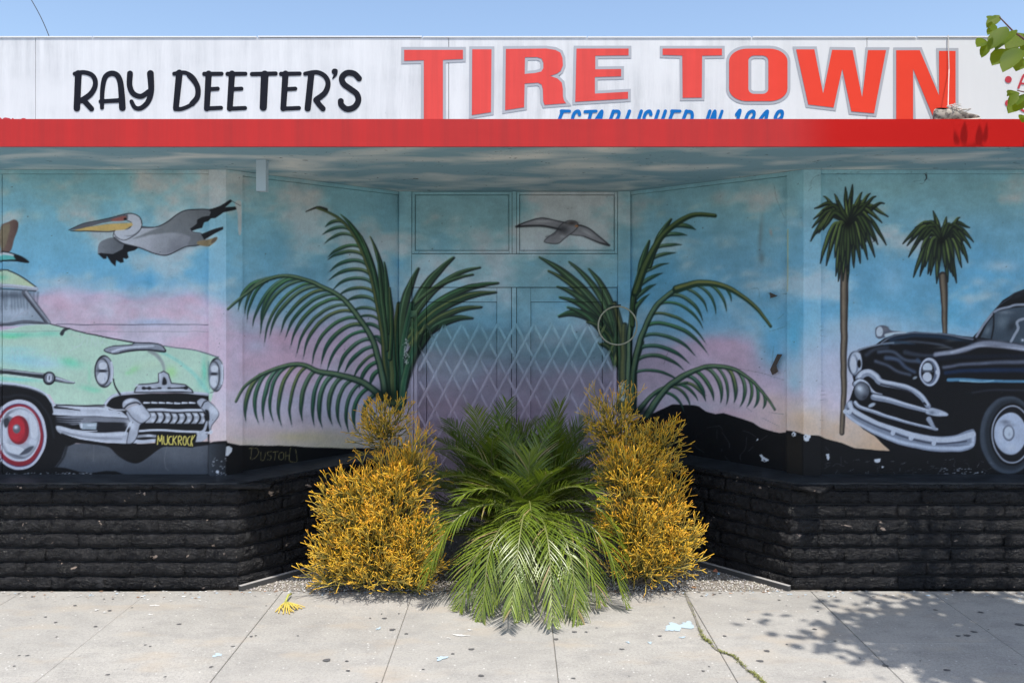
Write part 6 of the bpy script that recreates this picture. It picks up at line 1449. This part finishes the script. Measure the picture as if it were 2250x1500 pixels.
for i, (x, y, c_, s_, nm, lb) in enumerate([(1572, 1258, (.42, .16, .09), .022, 'brick_chip', 'small red brick chip on the shaded gravel by the right block wall'), (1579, 1264, (.25, .48, .66), .013, 'plastic_scrap', 'tiny blue scrap beside the red brick chip on the gravel'), (1524, 1293, (.36, .20, .10), .026, 'dead_leaf', 'curled brown leaf at the front edge of the gravel, right of the firestick shrub')]):
    p_ = on_ground(x, y); b = MB(); b.c = []
    b.v = [(p_.x-s_, p_.y, .012), (p_.x+s_*.4, p_.y-s_*.6, .009), (p_.x+s_, p_.y+s_*.3, .014), (p_.x-s_*.2, p_.y+s_*.7, .012), (p_.x, p_.y, .012+s_*(1.1 if i < 2 else .35))]
    b.f = [(0, 1, 4), (1, 2, 4), (2, 3, 4), (3, 0, 4), (3, 2, 1, 0)]; b.c = [c_]*5; tag(b.build(nm, M['tint']), lb, 'litter')

# ================================================================ the street tree (mostly out of the picture, its shade is not)
tr = empty('street_tree', 'street tree whose round green leaves hang into the top right corner', 'tree', (4.55, 3.35, 0))
r = random.Random(9)
def trunk_pts(): return [(4.55, 3.35, -.01), (4.5, 3.38, 1.2), (4.42, 3.42, 2.4), (4.3, 3.5, 3.4)]
b = MB(); b.sm = True; b.tube(trunk_pts(), [.12, .095, .08, .07], 10); rel(b.build('trunk', M['bark']), tr)
tipsb = []
for i in range(22):
    a = r.uniform(0, 6.283); e = Vector((4.05+math.cos(a)*r.uniform(.5, 1.45), 3.70+math.sin(a)*r.uniform(.3, 1.15), r.uniform(4.35, 6.2)))
    s_ = Vector((4.36, 3.45, r.uniform(2.7, 3.4))); mm = s_.lerp(e, .5)+Vector((0, 0, .25)); b = MB(); b.tube([s_, mm, e], [.035, .022, .007], 6); rel(b.build('branch', M['bark']), tr)
    tipsb.append((mm, e))
def leaf_into(b, p, d, nrm, l, w_, cols=None):
    d = d.normalized(); s_ = d.cross(nrm)
    if s_.length < .05: s_ = d.orthogonal()
    s_.normalize(); n_ = s_.cross(d)
    n0 = len(b.v)
    prof = [(0, .0), (.12, .55), (.35, .98), (.6, .95), (.82, .6), (1, .0)]
    for (t, q) in prof:
        c = p+d*l*t-n_*l*.12*(t-.4)**2
        if q == 0: b.v.append(tuple(c))
        else: b.v += [tuple(c-s_*w_*q+n_*w_*q*.18), tuple(c), tuple(c+s_*w_*q+n_*w_*q*.18)]
    i = n0+1; b.f += [(n0, i, i+1), (n0, i+1, i+2)]
    for k in range(3):
        j = i+3*k; b.f += [(j, j+3, j+4, j+1), (j+1, j+4, j+5, j+2)]
    j = i+9; t_ = n0+13; b.f += [(j, t_, j+1), (j+1, t_, j+2)]
b = MB(); b.sm = True
for (mm, e) in tipsb:
    for k in range(330):
        t = r.random(); c = mm.lerp(e, t)+Vector((r.gauss(0, .20), r.gauss(0, .20), r.gauss(0, .16)))
        if c.z < 2.2+.36*c.y+.16 and c.x < .62*c.y+.45: continue       # leaves that would hang into view belong to the low twig below
        leaf_into(b, c, Vector((r.uniform(-1, 1), r.uniform(-1, 1), r.uniform(-1, .3))), Vector((r.uniform(-.6, .6), r.uniform(-.6, .6), 1)), r.uniform(.085, .125), r.uniform(.030, .045))
rel(b.build('crown', M['tree_leaf']), tr)
LY = 3.15
b = MB(); tw = [Vector((4.3, 3.5, 3.3)), Vector((3.2, 3.3, 3.35)), at(2340, 175, LY), at(2262, 95, LY), at(2225, 68, LY), at(2196, 38, LY)]
b.tube([tuple(q) for q in tw], [.03, .018, .006, .004, .003, .0022], 6); rel(b.build('low_branch', M['twig']), tr)
b = MB(); b.tube([tuple(at(2330, 250, LY)), tuple(at(2262, 205, LY)), tuple(at(2235, 199, LY))], [.006, .003, .002], 5); b.tube([tuple(tw[1]), tuple(at(2420, 260, LY)), tuple(at(2330, 250, LY))], [.012, .008, .006], 5); rel(b.build('low_branch', M['twig']), tr)
b = MB(); c_ = Vector((2.865, 5.52, 3.16))+sun_dir*1.28  # out-of-view twig and leaves, added to cast pointed shadows on the fascia
b.tube([(3.75, 4.6, 4.75), (3.3, 4.98, 4.52), tuple(c_+Vector((.10, .0, -.02))), tuple(c_+Vector((-.02, 0, -.05)))], [.008, .006, .004, .003], 5); rel(b.build('twig', M['twig']), tr)
for (dx, dz, l, wd, tx) in ((0, -.02, .13, .024, .05), (.012, -.03, .10, .02, -.2), (-.03, -.03, .09, .018, -.35), (.105, -.03, .12, .026, -.05), (.135, -.02, .12, .016, .1)):
    b = MB(); leaf_into(b, c_+Vector((dx, 0, dz)), Vector((tx, 0, 1)), Vector((sun_dir.x, sun_dir.y-1.2, .0)), l, wd); rel(b.build('leaf', M['tree_leaf']), tr)
Q = lambda x, y: (2000+x/4.544, y/4.544)
LV = [((890, 150), (768, 272), .5), ((858, 250), (806, 296), .42), ((838, 270), (778, 342), .34), ((830, 155), (795, 195), .4), ((965, 260), (785, 490), .42), ((1060, 290), (850, 490), .36), ((1140, 330), (968, 495), .5), ((778, 420), (715, 572), .5), ((742, 388), (670, 462), .5), ((985, 490), (825, 640), .5), ((1080, 470), (930, 705), .42), ((1136, 500), (1000, 650), .5), ((1150, 580), (1060, 700), .5), ((1190, 400), (1110, 560), .5), ((1045, 905), (1000, 965), .5), ((1070, 920), (985, 1060), .42), ((1140, 1000), (985, 1118), .42), ((1160, 930), (1070, 1040), .5), ((1140, 1150), (1120, 1215), .5), ((1000, 925), (966, 962), .4), ((1250, 300), (1150, 420), .5), ((1260, 520), (1160, 660), .5), ((1300, 950), (1180, 1080), .5)]
for i, (a_, c_, k) in enumerate(LV):
    dep = LY+r.uniform(-.10, .12); p0, p1 = at(*Q(*a_), dep), at(*Q(*c_), dep-.03+r.uniform(-.03, .03)); d = p1-p0
    b = MB(); b.sm = True; leaf_into(b, p0, d, Vector((r.uniform(-.6, .5), r.uniform(-1.2, -.2), r.uniform(.3, 1.2))), d.length*1.03, d.length*k*.56)
    rel(b.build('leaf', M['tree_leaf']), tr)
